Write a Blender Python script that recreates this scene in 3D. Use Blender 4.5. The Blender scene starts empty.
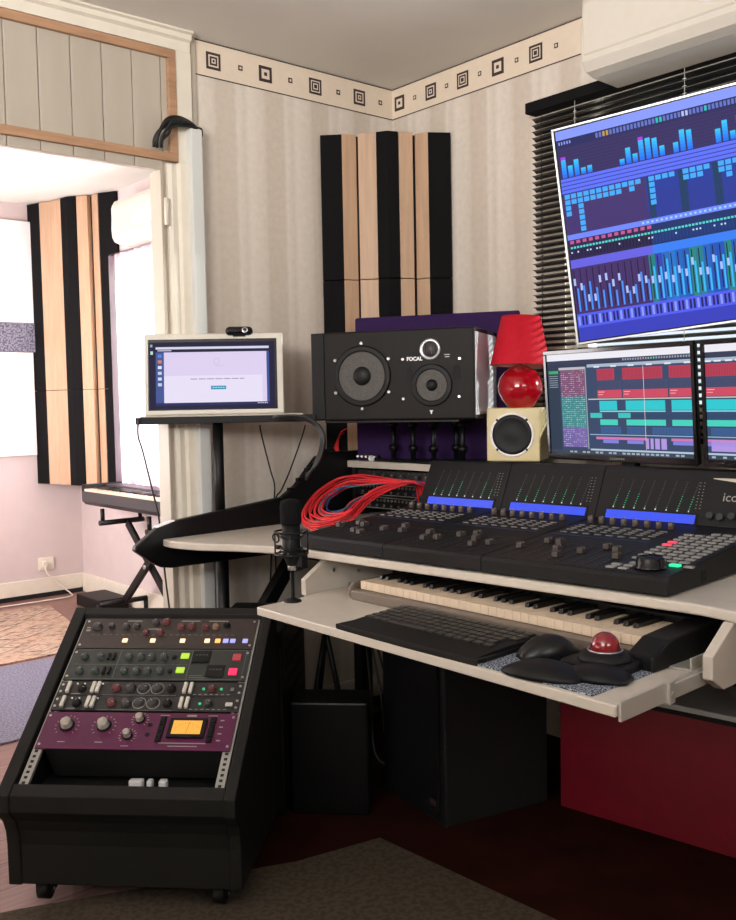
import bpy, bmesh, math, random
from mathutils import Matrix, Vector

random.seed(7)
SC = bpy.context.scene
COL = SC.collection
PI = math.pi
rad = math.radians

def lin(c):
    c = c / 255.0
    return c / 12.92 if c <= 0.04045 else ((c + 0.055) / 1.055) ** 2.4

def rgb(r, g, b):
    return (lin(r), lin(g), lin(b), 1.0)

# ------------------------------------------------------------------ camera
cam_data = bpy.data.cameras.new('camera')
cam_data.sensor_fit = 'HORIZONTAL'
cam_data.sensor_width = 36.0
cam_data.lens = 959.788 * 36.0 / 736.0
cam_data.clip_start = 0.05
cam = bpy.data.objects.new('camera', cam_data)
COL.objects.link(cam)
yaw, pit, rol = rad(49.566117), rad(-3.5334979), rad(-1.08678698)
f_ = Vector((math.cos(pit) * math.cos(yaw), math.cos(pit) * math.sin(yaw), math.sin(pit)))
r_ = Vector((math.sin(yaw), -math.cos(yaw), 0))
u_ = r_.cross(f_)
cr, sr = math.cos(rol), math.sin(rol)
R_ = cr * r_ + sr * u_
U_ = -sr * r_ + cr * u_
cam.matrix_world = Matrix(((R_.x, U_.x, -f_.x, -2.6610), (R_.y, U_.y, -f_.y, -2.9300), (R_.z, U_.z, -f_.z, 1.2), (0, 0, 0, 1)))
SC.camera = cam

# ------------------------------------------------------------------ world, sun, window and fill light, exposure
world = bpy.data.worlds.new('world')
SC.world = world
world.use_nodes = True
wn = world.node_tree.nodes
wn['Background'].inputs[0].default_value = (0.80, 0.88, 1.0, 1)
wn['Background'].inputs[1].default_value = 1.2

def area(name, loc, target, sx, sy, power, color, spread=180):
    d = bpy.data.lights.new(name, 'AREA')
    d.shape = 'RECTANGLE'; d.size = sx; d.size_y = sy
    d.energy = power; d.color = color; d.spread = rad(spread)
    o = bpy.data.objects.new(name, d); COL.objects.link(o)
    o.location = loc
    o.rotation_euler = (Vector(target) - Vector(loc)).to_track_quat('-Z', 'Y').to_euler()
    return o

sun_d = bpy.data.lights.new('sun', 'SUN')
sun_d.energy = 32.0; sun_d.angle = rad(4.0); sun_d.color = (1.0, 0.96, 0.9)
sun = bpy.data.objects.new('sun', sun_d); COL.objects.link(sun)
sun.rotation_euler = Vector((-0.60, 0.50, -0.20)).to_track_quat('-Z', 'Y').to_euler()

area('left_wall_fill', (-4.15, -2.6, 1.95), (-0.3, -0.1, 4.1), 1.5, 0.7, 64, (1.0, 0.965, 0.94), 110)  # added fill panel out of view, aimed at the ceiling and upper walls
area('front_wall_fill', (-2.3, -4.55, 2.0), (-0.8, 0.0, 2.6), 1.6, 0.6, 21, (1.0, 0.955, 0.925), 150)  # added fill out of view before the solid front wall, general brightening
area('far_room_fill', (-2.45, 1.6, 1.25), (-0.6, 1.7, 2.35), 1.6, 1.3, 100, (1.0, 0.95, 0.95))  # added fill inside the far room, out of view, brightens its ceiling
area('daylight_curtain_window', (0.55, 1.8, 1.5), (-1.0, 1.8, 1.4), 1.3, 1.3, 70, (1.0, 0.98, 1.0))

SC.view_settings.view_transform = 'Standard'
SC.view_settings.look = 'None'
SC.view_settings.exposure = 0.0
SC.view_settings.gamma = 1.0
SC.view_settings.use_curve_mapping = False
SC.cycles.max_bounces = 8
SC.cycles.sample_clamp_indirect = 6.0

# ------------------------------------------------------------------ materials
MATS = {}
def mat(name, col, rough=0.5, metal=0.0, noise=0.0, nscale=30.0, bump=0.0, spec=0.5, emit=None, estr=1.0, coat=0.0, trans=0.0, stretch=None):
    if name in MATS: return MATS[name]
    m = bpy.data.materials.new(name); m.use_nodes = True
    nt = m.node_tree; N = nt.nodes; Lk = nt.links
    p = N['Principled BSDF']
    p.inputs['Base Color'].default_value = col
    p.inputs['Roughness'].default_value = rough
    p.inputs['Metallic'].default_value = metal
    p.inputs['Specular IOR Level'].default_value = spec
    p.inputs['Coat Weight'].default_value = coat
    p.inputs['Transmission Weight'].default_value = trans
    if emit:
        p.inputs['Emission Color'].default_value = emit
        p.inputs['Emission Strength'].default_value = estr
    tc = N.new('ShaderNodeTexCoord')
    nz = N.new('ShaderNodeTexNoise'); nz.inputs['Scale'].default_value = nscale; nz.inputs['Detail'].default_value = 5
    if stretch:
        mp = N.new('ShaderNodeMapping'); mp.inputs['Scale'].default_value = stretch
        Lk.new(tc.outputs['Object'], mp.inputs[0]); Lk.new(mp.outputs[0], nz.inputs[0])
    else:
        Lk.new(tc.outputs['Object'], nz.inputs[0])
    if noise > 0:
        mx = N.new('ShaderNodeMix'); mx.data_type = 'RGBA'; mx.blend_type = 'MULTIPLY'
        mx.inputs[6].default_value = col
        mr = N.new('ShaderNodeMapRange'); mr.inputs[1].default_value = 0.3; mr.inputs[2].default_value = 0.7
        mr.inputs[3].default_value = 1 - noise; mr.inputs[4].default_value = 1 + noise * 0.5
        Lk.new(nz.outputs[0], mr.inputs[0])
        mx.inputs[0].default_value = 1.0
        Lk.new(mr.outputs[0], mx.inputs[7]); Lk.new(mx.outputs[2], p.inputs['Base Color'])
    if bump > 0:
        b = N.new('ShaderNodeBump'); b.inputs['Strength'].default_value = bump; b.inputs['Distance'].default_value = 0.002
        Lk.new(nz.outputs[0], b.inputs['Height']); Lk.new(b.outputs[0], p.inputs['Normal'])
    MATS[name] = m
    return m

def mnode(m): return m.node_tree.nodes, m.node_tree.links, m.node_tree.nodes['Principled BSDF']

def math_node(N, Lk, op, a, b=None):
    n = N.new('ShaderNodeMath'); n.operation = op
    for i, v in enumerate((a, b)):
        if v is None: continue
        if isinstance(v, (int, float)): n.inputs[i].default_value = v
        else: Lk.new(v, n.inputs[i])
    return n.outputs[0]

def ramp_node(N, Lk, fac, stops, mode='LINEAR'):
    r = N.new('ShaderNodeValToRGB'); r.color_ramp.interpolation = mode
    while len(r.color_ramp.elements) < len(stops): r.color_ramp.elements.new(0.5)
    for e, (p, c) in zip(r.color_ramp.elements, stops): e.position = p; e.color = c
    Lk.new(fac, r.inputs[0]); return r.outputs[0]

def wallpaper():
    m = bpy.data.materials.new('striped_wallpaper'); m.use_nodes = True
    N, Lk, p = mnode(m); p.inputs['Roughness'].default_value = 0.75; p.inputs['Specular IOR Level'].default_value = 0.25
    tc = N.new('ShaderNodeTexCoord'); sp = N.new('ShaderNodeSeparateXYZ'); Lk.new(tc.outputs['Object'], sp.inputs[0])
    s = math_node(N, Lk, 'SUBTRACT', sp.outputs[0], sp.outputs[1])
    s = math_node(N, Lk, 'MULTIPLY', s, 1 / 0.21)
    s = math_node(N, Lk, 'FRACT', s)
    c = ramp_node(N, Lk, s, [(0.0, rgb(212, 201, 188)), (0.07, rgb(203, 190, 175)), (0.40, rgb(206, 194, 180)), (0.47, rgb(220, 210, 198)), (0.60, rgb(212, 201, 188)), (0.70, rgb(222, 212, 200)), (0.93, rgb(216, 205, 192)), (1.0, rgb(212, 201, 188))])
    nz = N.new('ShaderNodeTexNoise'); nz.inputs['Scale'].default_value = 45; nz.inputs['Detail'].default_value = 6
    Lk.new(tc.outputs['Object'], nz.inputs[0])
    mx = N.new('ShaderNodeMix'); mx.data_type = 'RGBA'; mx.blend_type = 'MULTIPLY'; mx.inputs[0].default_value = 1
    mr = N.new('ShaderNodeMapRange'); mr.inputs[1].default_value = .3; mr.inputs[2].default_value = .7; mr.inputs[3].default_value = .94; mr.inputs[4].default_value = 1.03
    Lk.new(nz.outputs[0], mr.inputs[0]); Lk.new(c, mx.inputs[6]); Lk.new(mr.outputs[0], mx.inputs[7]); Lk.new(mx.outputs[2], p.inputs['Base Color'])
    b = N.new('ShaderNodeBump'); b.inputs['Strength'].default_value = .25; b.inputs['Distance'].default_value = .002
    Lk.new(nz.outputs[0], b.inputs['Height']); Lk.new(b.outputs[0], p.inputs['Normal'])
    return m

def persian():
    m = bpy.data.materials.new('persian_rug_wool'); m.use_nodes = True
    N, Lk, p = mnode(m); p.inputs['Roughness'].default_value = 0.95; p.inputs['Specular IOR Level'].default_value = 0.05
    tc = N.new('ShaderNodeTexCoord')
    v = N.new('ShaderNodeTexVoronoi'); v.inputs['Scale'].default_value = 3.2; v.distance = 'MANHATTAN'
    mp = N.new('ShaderNodeMapping'); mp.inputs['Scale'].default_value = (1.6, 2.6, 1); Lk.new(tc.outputs['Object'], mp.inputs[0]); Lk.new(mp.outputs[0], v.inputs[0])
    c = ramp_node(N, Lk, v.outputs[0], [(0.0, rgb(150, 48, 48)), (0.22, rgb(176, 84, 76)), (0.24, rgb(56, 42, 44)), (0.28, rgb(186, 168, 146)), (0.42, rgb(170, 140, 120)), (0.46, rgb(130, 56, 52)), (0.6, rgb(190, 172, 150)), (0.75, rgb(84, 56, 54)), (1.0, rgb(170, 138, 118))])
    v2 = N.new('ShaderNodeTexNoise'); v2.inputs['Scale'].default_value = 16; v2.inputs['Detail'].default_value = 8; v2.inputs['Roughness'].default_value = .75
    mp2 = N.new('ShaderNodeMapping'); mp2.inputs['Scale'].default_value = (1, 2.2, 1); Lk.new(tc.outputs['Object'], mp2.inputs[0]); Lk.new(mp2.outputs[0], v2.inputs[0])
    c2 = ramp_node(N, Lk, v2.outputs[0], [(0.40, rgb(52, 34, 36)), (0.46, rgb(196, 170, 150)), (0.54, rgb(222, 208, 188)), (0.62, rgb(120, 50, 50))])
    mx = N.new('ShaderNodeMix'); mx.data_type = 'RGBA'; mx.inputs[0].default_value = .38
    Lk.new(c, mx.inputs[6]); Lk.new(c2, mx.inputs[7]); Lk.new(mx.outputs[2], p.inputs['Base Color'])
    return m

def planks(name, c1, c2, w=0.12):
    m = bpy.data.materials.new(name); m.use_nodes = True
    N, Lk, p = mnode(m); p.inputs['Roughness'].default_value = 0.45
    tc = N.new('ShaderNodeTexCoord')
    br = N.new('ShaderNodeTexBrick'); br.inputs['Color1'].default_value = c1; br.inputs['Color2'].default_value = c2
    br.inputs['Mortar'].default_value = (c1[0] * .4, c1[1] * .4, c1[2] * .4, 1)
    br.inputs['Scale'].default_value = 1; br.inputs['Brick Width'].default_value = 1.2; br.inputs['Row Height'].default_value = w; br.inputs['Mortar Size'].default_value = 0.002
    Lk.new(tc.outputs['Object'], br.inputs[0])
    nz = N.new('ShaderNodeTexNoise'); nz.inputs['Scale'].default_value = 6; nz.inputs['Detail'].default_value = 8
    mp = N.new('ShaderNodeMapping'); mp.inputs['Scale'].default_value = (1, 14, 1); Lk.new(tc.outputs['Object'], mp.inputs[0]); Lk.new(mp.outputs[0], nz.inputs[0])
    mr = N.new('ShaderNodeMapRange'); mr.inputs[1].default_value = .3; mr.inputs[2].default_value = .7; mr.inputs[3].default_value = .75; mr.inputs[4].default_value = 1.15
    Lk.new(nz.outputs[0], mr.inputs[0])
    mx = N.new('ShaderNodeMix'); mx.data_type = 'RGBA'; mx.blend_type = 'MULTIPLY'; mx.inputs[0].default_value = 1
    Lk.new(br.outputs[0], mx.inputs[6]); Lk.new(mr.outputs[0], mx.inputs[7]); Lk.new(mx.outputs[2], p.inputs['Base Color'])
    return m

def floor_mat():
    # pale laminate beyond the opening, dark red-brown boards in the near room
    a = planks('floor_boards', rgb(128, 92, 84), rgb(146, 106, 96), 0.14)
    return a

def speckle(name, base, spot, scale=220, thr=.56):
    m = bpy.data.materials.new(name); m.use_nodes = True
    N, Lk, p = mnode(m); p.inputs['Roughness'].default_value = 0.9; p.inputs['Specular IOR Level'].default_value = 0.15
    tc = N.new('ShaderNodeTexCoord'); nz = N.new('ShaderNodeTexNoise'); nz.inputs['Scale'].default_value = scale; nz.inputs['Detail'].default_value = 3
    Lk.new(tc.outputs['Object'], nz.inputs[0])
    c = ramp_node(N, Lk, nz.outputs[0], [(thr - .07, base), (thr + .05, spot)])
    Lk.new(c, p.inputs['Base Color'])
    return m

def screen_mat(name, s=1.0):
    m = bpy.data.materials.new(name); m.use_nodes = True
    N, Lk, p = mnode(m)
    at = N.new('ShaderNodeAttribute'); at.attribute_name = 'Col'
    p.inputs['Base Color'].default_value = (0.004, 0.004, 0.005, 1); p.inputs['Roughness'].default_value = 0.6; p.inputs['Specular IOR Level'].default_value = 0.12
    Lk.new(at.outputs['Color'], p.inputs['Emission Color']); p.inputs['Emission Strength'].default_value = s
    return m

def sheer():
    m = bpy.data.materials.new('sheer_curtain_fabric'); m.use_nodes = True
    N, Lk, p = mnode(m); out = N['Material Output']
    tl = N.new('ShaderNodeBsdfTranslucent'); df = N.new('ShaderNodeBsdfDiffuse'); tr = N.new('ShaderNodeBsdfTransparent')
    tc = N.new('ShaderNodeTexCoord'); sp = N.new('ShaderNodeSeparateXYZ'); Lk.new(tc.outputs['Object'], sp.inputs[0])
    nz = N.new('ShaderNodeTexNoise'); nz.inputs['Scale'].default_value = 9; nz.inputs['Detail'].default_value = 4; Lk.new(tc.outputs['Object'], nz.inputs[0])
    z = math_node(N, Lk, 'MULTIPLY', nz.outputs[0], 0.35)
    z = math_node(N, Lk, 'ADD', sp.outputs[2], z)
    c = ramp_node(N, Lk, math_node(N, Lk, 'DIVIDE', z, 2.5), [(0.33, rgb(206, 150, 190)), (0.42, rgb(244, 226, 238)), (0.86, rgb(250, 240, 246)), (0.92, rgb(226, 190, 208))])
    Lk.new(c, tl.inputs[0]); Lk.new(c, df.inputs[0])
    a = N.new('ShaderNodeMixShader'); a.inputs[0].default_value = .3; Lk.new(tl.outputs[0], a.inputs[1]); Lk.new(df.outputs[0], a.inputs[2])
    b = N.new('ShaderNodeMixShader'); b.inputs[0].default_value = .25; Lk.new(a.outputs[0], b.inputs[1]); Lk.new(tr.outputs[0], b.inputs[2])
    Lk.new(b.outputs[0], out.inputs[0])
    return m

M_WP = wallpaper()
M_CEIL = mat('ceiling_paint', rgb(228, 224, 216), .8, noise=.04, nscale=3)
M_WHITEP = mat('white_paint', rgb(226, 218, 202), .45, noise=.04, nscale=20)
M_PLANK = mat('painted_planks', rgb(182, 172, 156), .5, noise=.08, nscale=12, stretch=(1, 1, .15))
M_LATH = mat('pine_lath', rgb(176, 136, 104), .55, noise=.25, nscale=20, stretch=(.3, 3, 3))
M_PINE = mat('plain_wood_slat', rgb(188, 154, 124), .5, noise=.12, nscale=25, stretch=(3, 3, .2))
M_FOAM = mat('black_foam', rgb(23, 22, 23), .95, noise=.2, nscale=120, bump=.3, spec=.1)
M_FARWALL = mat('pale_pink_wall', rgb(208, 192, 190), .75, noise=.04, nscale=8)
M_BLACK = mat('black_plastic', rgb(15, 15, 16), .5, noise=.15, nscale=60, spec=.25)
M_BLACKM = mat('black_powder_coat', rgb(12, 12, 13), .42, noise=.1, nscale=90, bump=.05, spec=.3)
M_GLOSSB = mat('gloss_black', rgb(12, 12, 14), .12)
M_DARK = mat('dark_void_board', rgb(9, 9, 10), .8, noise=.1)
M_DESKW = mat('white_desk_laminate', rgb(202, 193, 180), .38, noise=.05, nscale=30)
M_AC = mat('air_conditioner_plastic', rgb(204, 197, 184), .3, noise=.02)
M_CHROME = mat('brushed_metal', rgb(190, 190, 190), .3, metal=1)
M_STEELW = mat('white_steel_slide', rgb(200, 196, 186), .35, metal=.5)
M_WHITE = mat('white_mark', rgb(235, 235, 235), .5)
M_PURPLE = mat('purple_fabric', rgb(50, 28, 74), .85, noise=.15, nscale=200, bump=.1, spec=.2)
M_REDCER = mat('red_ceramic', rgb(166, 8, 26), .1, coat=.6)
M_REDSH = mat('red_shade_fabric', rgb(196, 26, 44), .7, noise=.08, nscale=150, spec=.2)
M_PINKIN = mat('pale_pink_lining', rgb(240, 170, 160), .8)
M_CREAM = mat('cream_lacquer', rgb(214, 198, 150), .35, noise=.05, nscale=15)
M_SIDE_GLARE = mat('side_painted_glare', rgb(226, 230, 236), .25, coat=.3)  # pale colour stands in for window glare on the loudspeaker side
M_CONE = speckle('woven_cone', rgb(76, 74, 72), rgb(100, 97, 94), 420, .5)
M_PC = mat('white_computer_plastic', rgb(206, 200, 188), .4, noise=.03)
M_REDCAB = mat('red_cable_rubber', rgb(226, 48, 56), .4)
M_TEAL = mat('teal_cable_rubber', rgb(30, 100, 110), .4)
M_BLUEC = mat('blue_cable_rubber', rgb(40, 60, 120), .4)
M_CABLE = mat('black_cable_rubber', rgb(12, 12, 12), .5)
M_CASE = mat('console_plastic', rgb(20, 20, 22), .5, noise=.1, nscale=200, bump=.08, spec=.3)
M_CASE2 = mat('console_deck_plastic', rgb(27, 26, 28), .5, noise=.1, nscale=200, spec=.3)
M_LCD = mat('blue_display', rgb(8, 14, 60), .3, emit=rgb(58, 84, 236), estr=1.0)
M_LEDG = mat('green_led', rgb(10, 60, 40), .4, emit=rgb(60, 220, 150), estr=.8)
M_LEDO = mat('unlit_led', rgb(86, 84, 82), .4)
M_GREENB = mat('lit_green_button', rgb(10, 90, 60), .4, emit=rgb(60, 240, 170), estr=1.1)
M_REDB = mat('lit_red_button', rgb(120, 20, 30), .4, emit=rgb(245, 80, 100), estr=1.0)
M_BTN = mat('grey_button', rgb(138, 136, 132), .5)
M_BTNF = mat('dim_grey_button', rgb(104, 102, 100), .5)
M_KNOB = mat('grey_knob', rgb(96, 84, 76), .4, noise=.1)
M_CAP = mat('fader_cap_plastic', rgb(66, 58, 54), .45)
M_BLUEL = mat('blue_stripe', rgb(24, 36, 74), .5)
M_KEYW = mat('ivory_keys', rgb(216, 196, 172), .3)
M_KEYB = mat('black_keys', rgb(14, 13, 13), .3)
M_SLIP = mat('grey_keyslip', rgb(112, 100, 88), .4)
M_PAD = speckle('granite_mouse_pad', rgb(42, 48, 60), rgb(176, 184, 196), 260, .54)
M_REDBALL = mat('red_ball', rgb(130, 10, 24), .08, coat=1)
M_REDCASE = mat('red_case_laminate', rgb(124, 3, 30), .5, noise=.12, nscale=14)
M_GREYTOP = mat('grey_case_top', rgb(186, 188, 188), .45, noise=.05)
M_RUGG = speckle('grey_brown_rug', rgb(68, 60, 50), rgb(80, 71, 60), 70, .5)
M_RUGR = mat('dark_red_rug', rgb(46, 20, 14), .95, noise=.3, nscale=8, spec=.05)
M_MATB = speckle('blue_grey_carpet', rgb(104, 104, 122), rgb(136, 134, 150), 120, .5)
M_PERS = persian()
M_FLOOR = floor_mat()
M_SHEER = sheer()
M_SCR = screen_mat('screen_pixels', 1.0)
M_VIOLET = mat('aubergine_panel', rgb(84, 12, 62), .4, noise=.08, nscale=60)
M_PANEL = mat('dark_gear_panel', rgb(34, 33, 33), .45, noise=.1, nscale=90)
M_PANELG = mat('grey_green_gear_panel', rgb(38, 43, 41), .45, noise=.1, nscale=90)
M_PANELR = mat('warm_dark_gear_panel', rgb(48, 38, 35), .45, noise=.1, nscale=90)
M_RACK = mat('black_textured_rack', rgb(17, 17, 15), .65, noise=.2, nscale=160, bump=.2, spec=.3)
M_RAIL = mat('zinc_rack_rail', rgb(160, 158, 152), .45, metal=.2)
M_AMBER = mat('amber_meter_glow', rgb(160, 100, 30), .4, emit=rgb(236, 172, 70), estr=.9)
M_LITW = mat('lit_white_button', rgb(200, 180, 150), .4, emit=rgb(255, 228, 190), estr=1.0)
M_LITA = mat('lit_amber_button', rgb(200, 150, 60), .4, emit=rgb(255, 196, 110), estr=.95)
M_LITV = mat('lit_violet_button', rgb(120, 120, 190), .4, emit=rgb(170, 168, 236), estr=.9)
M_LITLG = mat('lit_lime_button', rgb(120, 150, 40), .4, emit=rgb(176, 218, 66), estr=.85)
M_LITR = mat('lit_pink_button', rgb(180, 20, 60), .4, emit=rgb(236, 50, 100), estr=.95)
M_DIMR = mat('dim_red_button', rgb(150, 50, 56), .4, emit=rgb(170, 60, 70), estr=.35)
M_KNOBW = mat('ivory_slider_cap', rgb(200, 196, 184), .4)
M_KNOBR = mat('red_knob', rgb(94, 42, 44), .55)
M_KNOBD = mat('dark_knob', rgb(52, 52, 52), .35)
M_KNOBG = mat('green_grey_knob', rgb(56, 66, 62), .5)
M_SILK = mat('printed_legend', rgb(150, 148, 142), .6)
M_SILKD = mat('faint_printed_legend', rgb(98, 104, 100), .6)
M_SPEC = speckle('grey_speckled_felt', rgb(84, 84, 100), rgb(140, 138, 152), 90, .5)
M_BRIGHT = mat('nose_painted_highlight', rgb(244, 240, 240), .6)
M_BLUEW = mat('cool_white_trunking', rgb(212, 214, 210), .35)
def thin_glass():
    m = bpy.data.materials.new('window_glass'); m.use_nodes = True
    N, Lk, p = mnode(m); out = N['Material Output']
    tr = N.new('ShaderNodeBsdfTransparent'); tr.inputs[0].default_value = (.96, .98, .98, 1)
    gl = N.new('ShaderNodeBsdfGlossy'); gl.inputs['Roughness'].default_value = .03
    fz = N.new('ShaderNodeFresnel'); fz.inputs[0].default_value = 1.45
    mx = N.new('ShaderNodeMixShader'); Lk.new(fz.outputs[0], mx.inputs[0]); Lk.new(tr.outputs[0], mx.inputs[1]); Lk.new(gl.outputs[0], mx.inputs[2]); Lk.new(mx.outputs[0], out.inputs[0])
    return m
M_GLASS = thin_glass()
M_ALU = mat('pale_metal_bezel', rgb(196, 198, 204), .3, metal=.8)
M_ORANGE = mat('orange_band', rgb(170, 84, 44), .6)

# ------------------------------------------------------------------ mesh builder
class B:
    def __init__(s, mats):
        s.bm = bmesh.new(); s.mats = mats if isinstance(mats, (list, tuple)) else [mats]; s.col = None
    def _tag(s, faces, mi):
        for f in faces: f.material_index = mi
    def box(s, x0, x1, y0, y1, z0, z1, mi=0, M=None):
        vs = [s.bm.verts.new(v) for v in ((x0, y0, z0), (x1, y0, z0), (x1, y1, z0), (x0, y1, z0), (x0, y0, z1), (x1, y0, z1), (x1, y1, z1), (x0, y1, z1))]
        fs = [s.bm.faces.new([vs[i] for i in q]) for q in ((0, 3, 2, 1), (4, 5, 6, 7), (0, 1, 5, 4), (1, 2, 6, 5), (2, 3, 7, 6), (3, 0, 4, 7))]
        if M is not None:
            for v in vs: v.co = M @ v.co
        s._tag(fs, mi); return s
    def prism(s, poly, axis, a, b, mi=0, M=None):
        def P(p, t):
            if axis == 'x': return (t, p[0], p[1])
            if axis == 'y': return (p[0], t, p[1])
            return (p[0], p[1], t)
        A = [s.bm.verts.new(P(p, a)) for p in poly]; Bv = [s.bm.verts.new(P(p, b)) for p in poly]
        n = len(poly); fs = [s.bm.faces.new(A[::-1]), s.bm.faces.new(Bv)]
        for i in range(n): fs.append(s.bm.faces.new((A[i], A[(i + 1) % n], Bv[(i + 1) % n], Bv[i])))
        if M is not None:
            for v in A + Bv: v.co = M @ v.co
        s._tag(fs, mi); bmesh.ops.recalc_face_normals(s.bm, faces=fs); return s
    def lathe(s, prof, M=None, seg=32, mi=0, mis=None):
        rings = []; allv = []
        for r, z in prof:
            if r < 1e-6: v = [s.bm.verts.new((0, 0, z))]
            else: v = [s.bm.verts.new((r * math.cos(2 * PI * k / seg), r * math.sin(2 * PI * k / seg), z)) for k in range(seg)]
            rings.append(v); allv += v
        fs = []
        for j in range(len(rings) - 1):
            A, C = rings[j], rings[j + 1]; m = mis[j] if mis else mi
            for k in range(seg):
                k2 = (k + 1) % seg
                if len(A) == 1 and len(C) == 1: continue
                if len(A) == 1: f = s.bm.faces.new((A[0], C[k2], C[k]))
                elif len(C) == 1: f = s.bm.faces.new((A[k], A[k2], C[0]))
                else: f = s.bm.faces.new((A[k], A[k2], C[k2], C[k]))
                f.material_index = m; f.smooth = True; fs.append(f)
        if M is not None:
            for v in allv: v.co = M @ v.co
        bmesh.ops.recalc_face_normals(s.bm, faces=fs); return s
    def cyl(s, p0, p1, r, r2=None, seg=16, mi=0):
        p0 = Vector(p0); p1 = Vector(p1); d = p1 - p0; L = d.length
        M = Matrix.Translation(p0) @ d.to_track_quat('Z', 'Y').to_matrix().to_4x4()
        r2 = r if r2 is None else r2
        vs = []
        for rr, z in ((r, 0), (r2, L)):
            vs.append([s.bm.verts.new(M @ Vector((rr * math.cos(2 * PI * k / seg), rr * math.sin(2 * PI * k / seg), z))) for k in range(seg)])
        fs = [s.bm.faces.new(vs[0][::-1]), s.bm.faces.new(vs[1])]
        for k in range(seg):
            f = s.bm.faces.new((vs[0][k], vs[0][(k + 1) % seg], vs[1][(k + 1) % seg], vs[1][k])); f.smooth = True; fs.append(f)
        s._tag(fs, mi); return s
    def tube(s, pts, r, seg=8, mi=0, closed=False, smooth=4):
        pts = [Vector(p) for p in pts]
        if smooth > 1: pts = catmull(pts, smooth, closed)
        n = len(pts); rings = []; up = Vector((0, 0, 1)); prev = None
        for i, p in enumerate(pts):
            if closed: t = (pts[(i + 1) % n] - pts[i - 1])
            else: t = pts[min(i + 1, n - 1)] - pts[max(i - 1, 0)]
            t.normalize()
            if prev is None:
                x = t.cross(up)
                if x.length < .1: x = t.cross(Vector((1, 0, 0)))
            else: x = prev - t * prev.dot(t)
            x.normalize(); prev = x; y = t.cross(x)
            rings.append([s.bm.verts.new(p + x * (r * math.cos(2 * PI * k / seg)) + y * (r * math.sin(2 * PI * k / seg))) for k in range(seg)])
        fs = []
        for j in range(n if closed else n - 1):
            A, C = rings[j], rings[(j + 1) % n]
            for k in range(seg):
                f = s.bm.faces.new((A[k], A[(k + 1) % seg], C[(k + 1) % seg], C[k])); f.smooth = True; fs.append(f)
        if not closed: fs += [s.bm.faces.new(rings[0][::-1]), s.bm.faces.new(rings[-1])]
        s._tag(fs, mi); return s
    def torus(s, c, R, r, nrm=(0, 0, 1), seg=32, mi=0):
        M = Matrix.Translation(Vector(c)) @ Vector(nrm).to_track_quat('Z', 'Y').to_matrix().to_4x4()
        return s.tube([M @ Vector((R * math.cos(2 * PI * k / seg), R * math.sin(2 * PI * k / seg), 0)) for k in range(seg)], r, mi=mi, closed=True, smooth=1)
    def quad(s, x0, x1, y0, y1, z, mi=0, col=None):
        vs = [s.bm.verts.new(v) for v in ((x0, y0, z), (x1, y0, z), (x1, y1, z), (x0, y1, z))]
        f = s.bm.faces.new(vs); f.material_index = mi
        if col is not None:
            if s.col is None: s.col = s.bm.loops.layers.float_color.new('Col')
            for l in f.loops: l[s.col] = col
        return s
    def sphere(s, c, r, sx=1, sy=1, sz=1, seg=24, mi=0, M=None):
        prof = [(r * math.sin(PI * k / (seg // 2)), -r * math.cos(PI * k / (seg // 2))) for k in range(seg // 2 + 1)]
        prof[0] = (0, -r); prof[-1] = (0, r)
        T = Matrix.Translation(Vector(c)) @ Matrix.Diagonal((sx, sy, sz, 1))
        if M is not None: T = M @ T
        return s.lathe(prof, T, seg, mi)
    def obj(s, name, parent=None, bevel=0, segs=2, smooth=False):
        me = bpy.data.meshes.new(name)
        if s.col is None: pass
        s.bm.to_mesh(me); s.bm.free()
        for m in s.mats: me.materials.append(m)
        if smooth:
            for p in me.polygons: p.use_smooth = True
        o = bpy.data.objects.new(name, me); COL.objects.link(o)
        if parent is not None: o.parent = parent
        if bevel > 0:
            bv = o.modifiers.new('bevel', 'BEVEL'); bv.width = bevel; bv.segments = segs; bv.limit_method = 'ANGLE'; bv.angle_limit = rad(40)
        return o

def catmull(P, k, closed=False):
    out = []; n = len(P); rng = range(n if closed else n - 1)
    for i in rng:
        p1, p2 = P[i], P[(i + 1) % n]
        p0 = P[i - 1] if (closed or i > 0) else p1
        p3 = P[(i + 2) % n] if (closed or i + 2 < n) else p2
        for j in range(k):
            t = j / k
            out.append(.5 * ((2 * p1) + (p2 - p0) * t + (2 * p0 - 5 * p1 + 4 * p2 - p3) * t * t + (3 * p1 - p0 - 3 * p2 + p3) * t ** 3))
    if not closed: out.append(P[-1])
    return out

def setp(o, label=None, cat=None, group=None, kind=None):
    if label: o['label'] = label
    if cat: o['category'] = cat
    if group: o['group'] = group
    if kind: o['kind'] = kind
    return o

def thing(name, label, cat, M=None, loc=(0, 0, 0), rz=0.0, group=None):
    o = bpy.data.objects.new(name, None); COL.objects.link(o); o.empty_display_size = .05
    if M is not None: o.matrix_world = M
    else: o.location = loc; o.rotation_euler = (0, 0, rz)
    return setp(o, label, cat, group)

def cp(o, parent=None, loc=None):
    c = o.copy(); COL.objects.link(c)
    if parent is not None: c.parent = parent
    if loc is not None: c.location = loc
    return c

def copy_tree(root, M, label=None):
    r = cp(root); r.matrix_world = M
    if label: r['label'] = label
    def rec(a, b_):
        for ch in list(a.children):
            c = cp(ch, b_); c.matrix_parent_inverse = ch.matrix_parent_inverse.copy(); rec(ch, c)
    rec(root, r); return r

def frame(P, t, up):
    t = Vector(t).normalized(); up = Vector(up); up = (up - t * up.dot(t)).normalized(); n = t.cross(up)
    return Matrix(((t.x, up.x, n.x, P[0]), (t.y, up.y, n.y, P[1]), (t.z, up.z, n.z, P[2]), (0, 0, 0, 1)))

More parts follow.
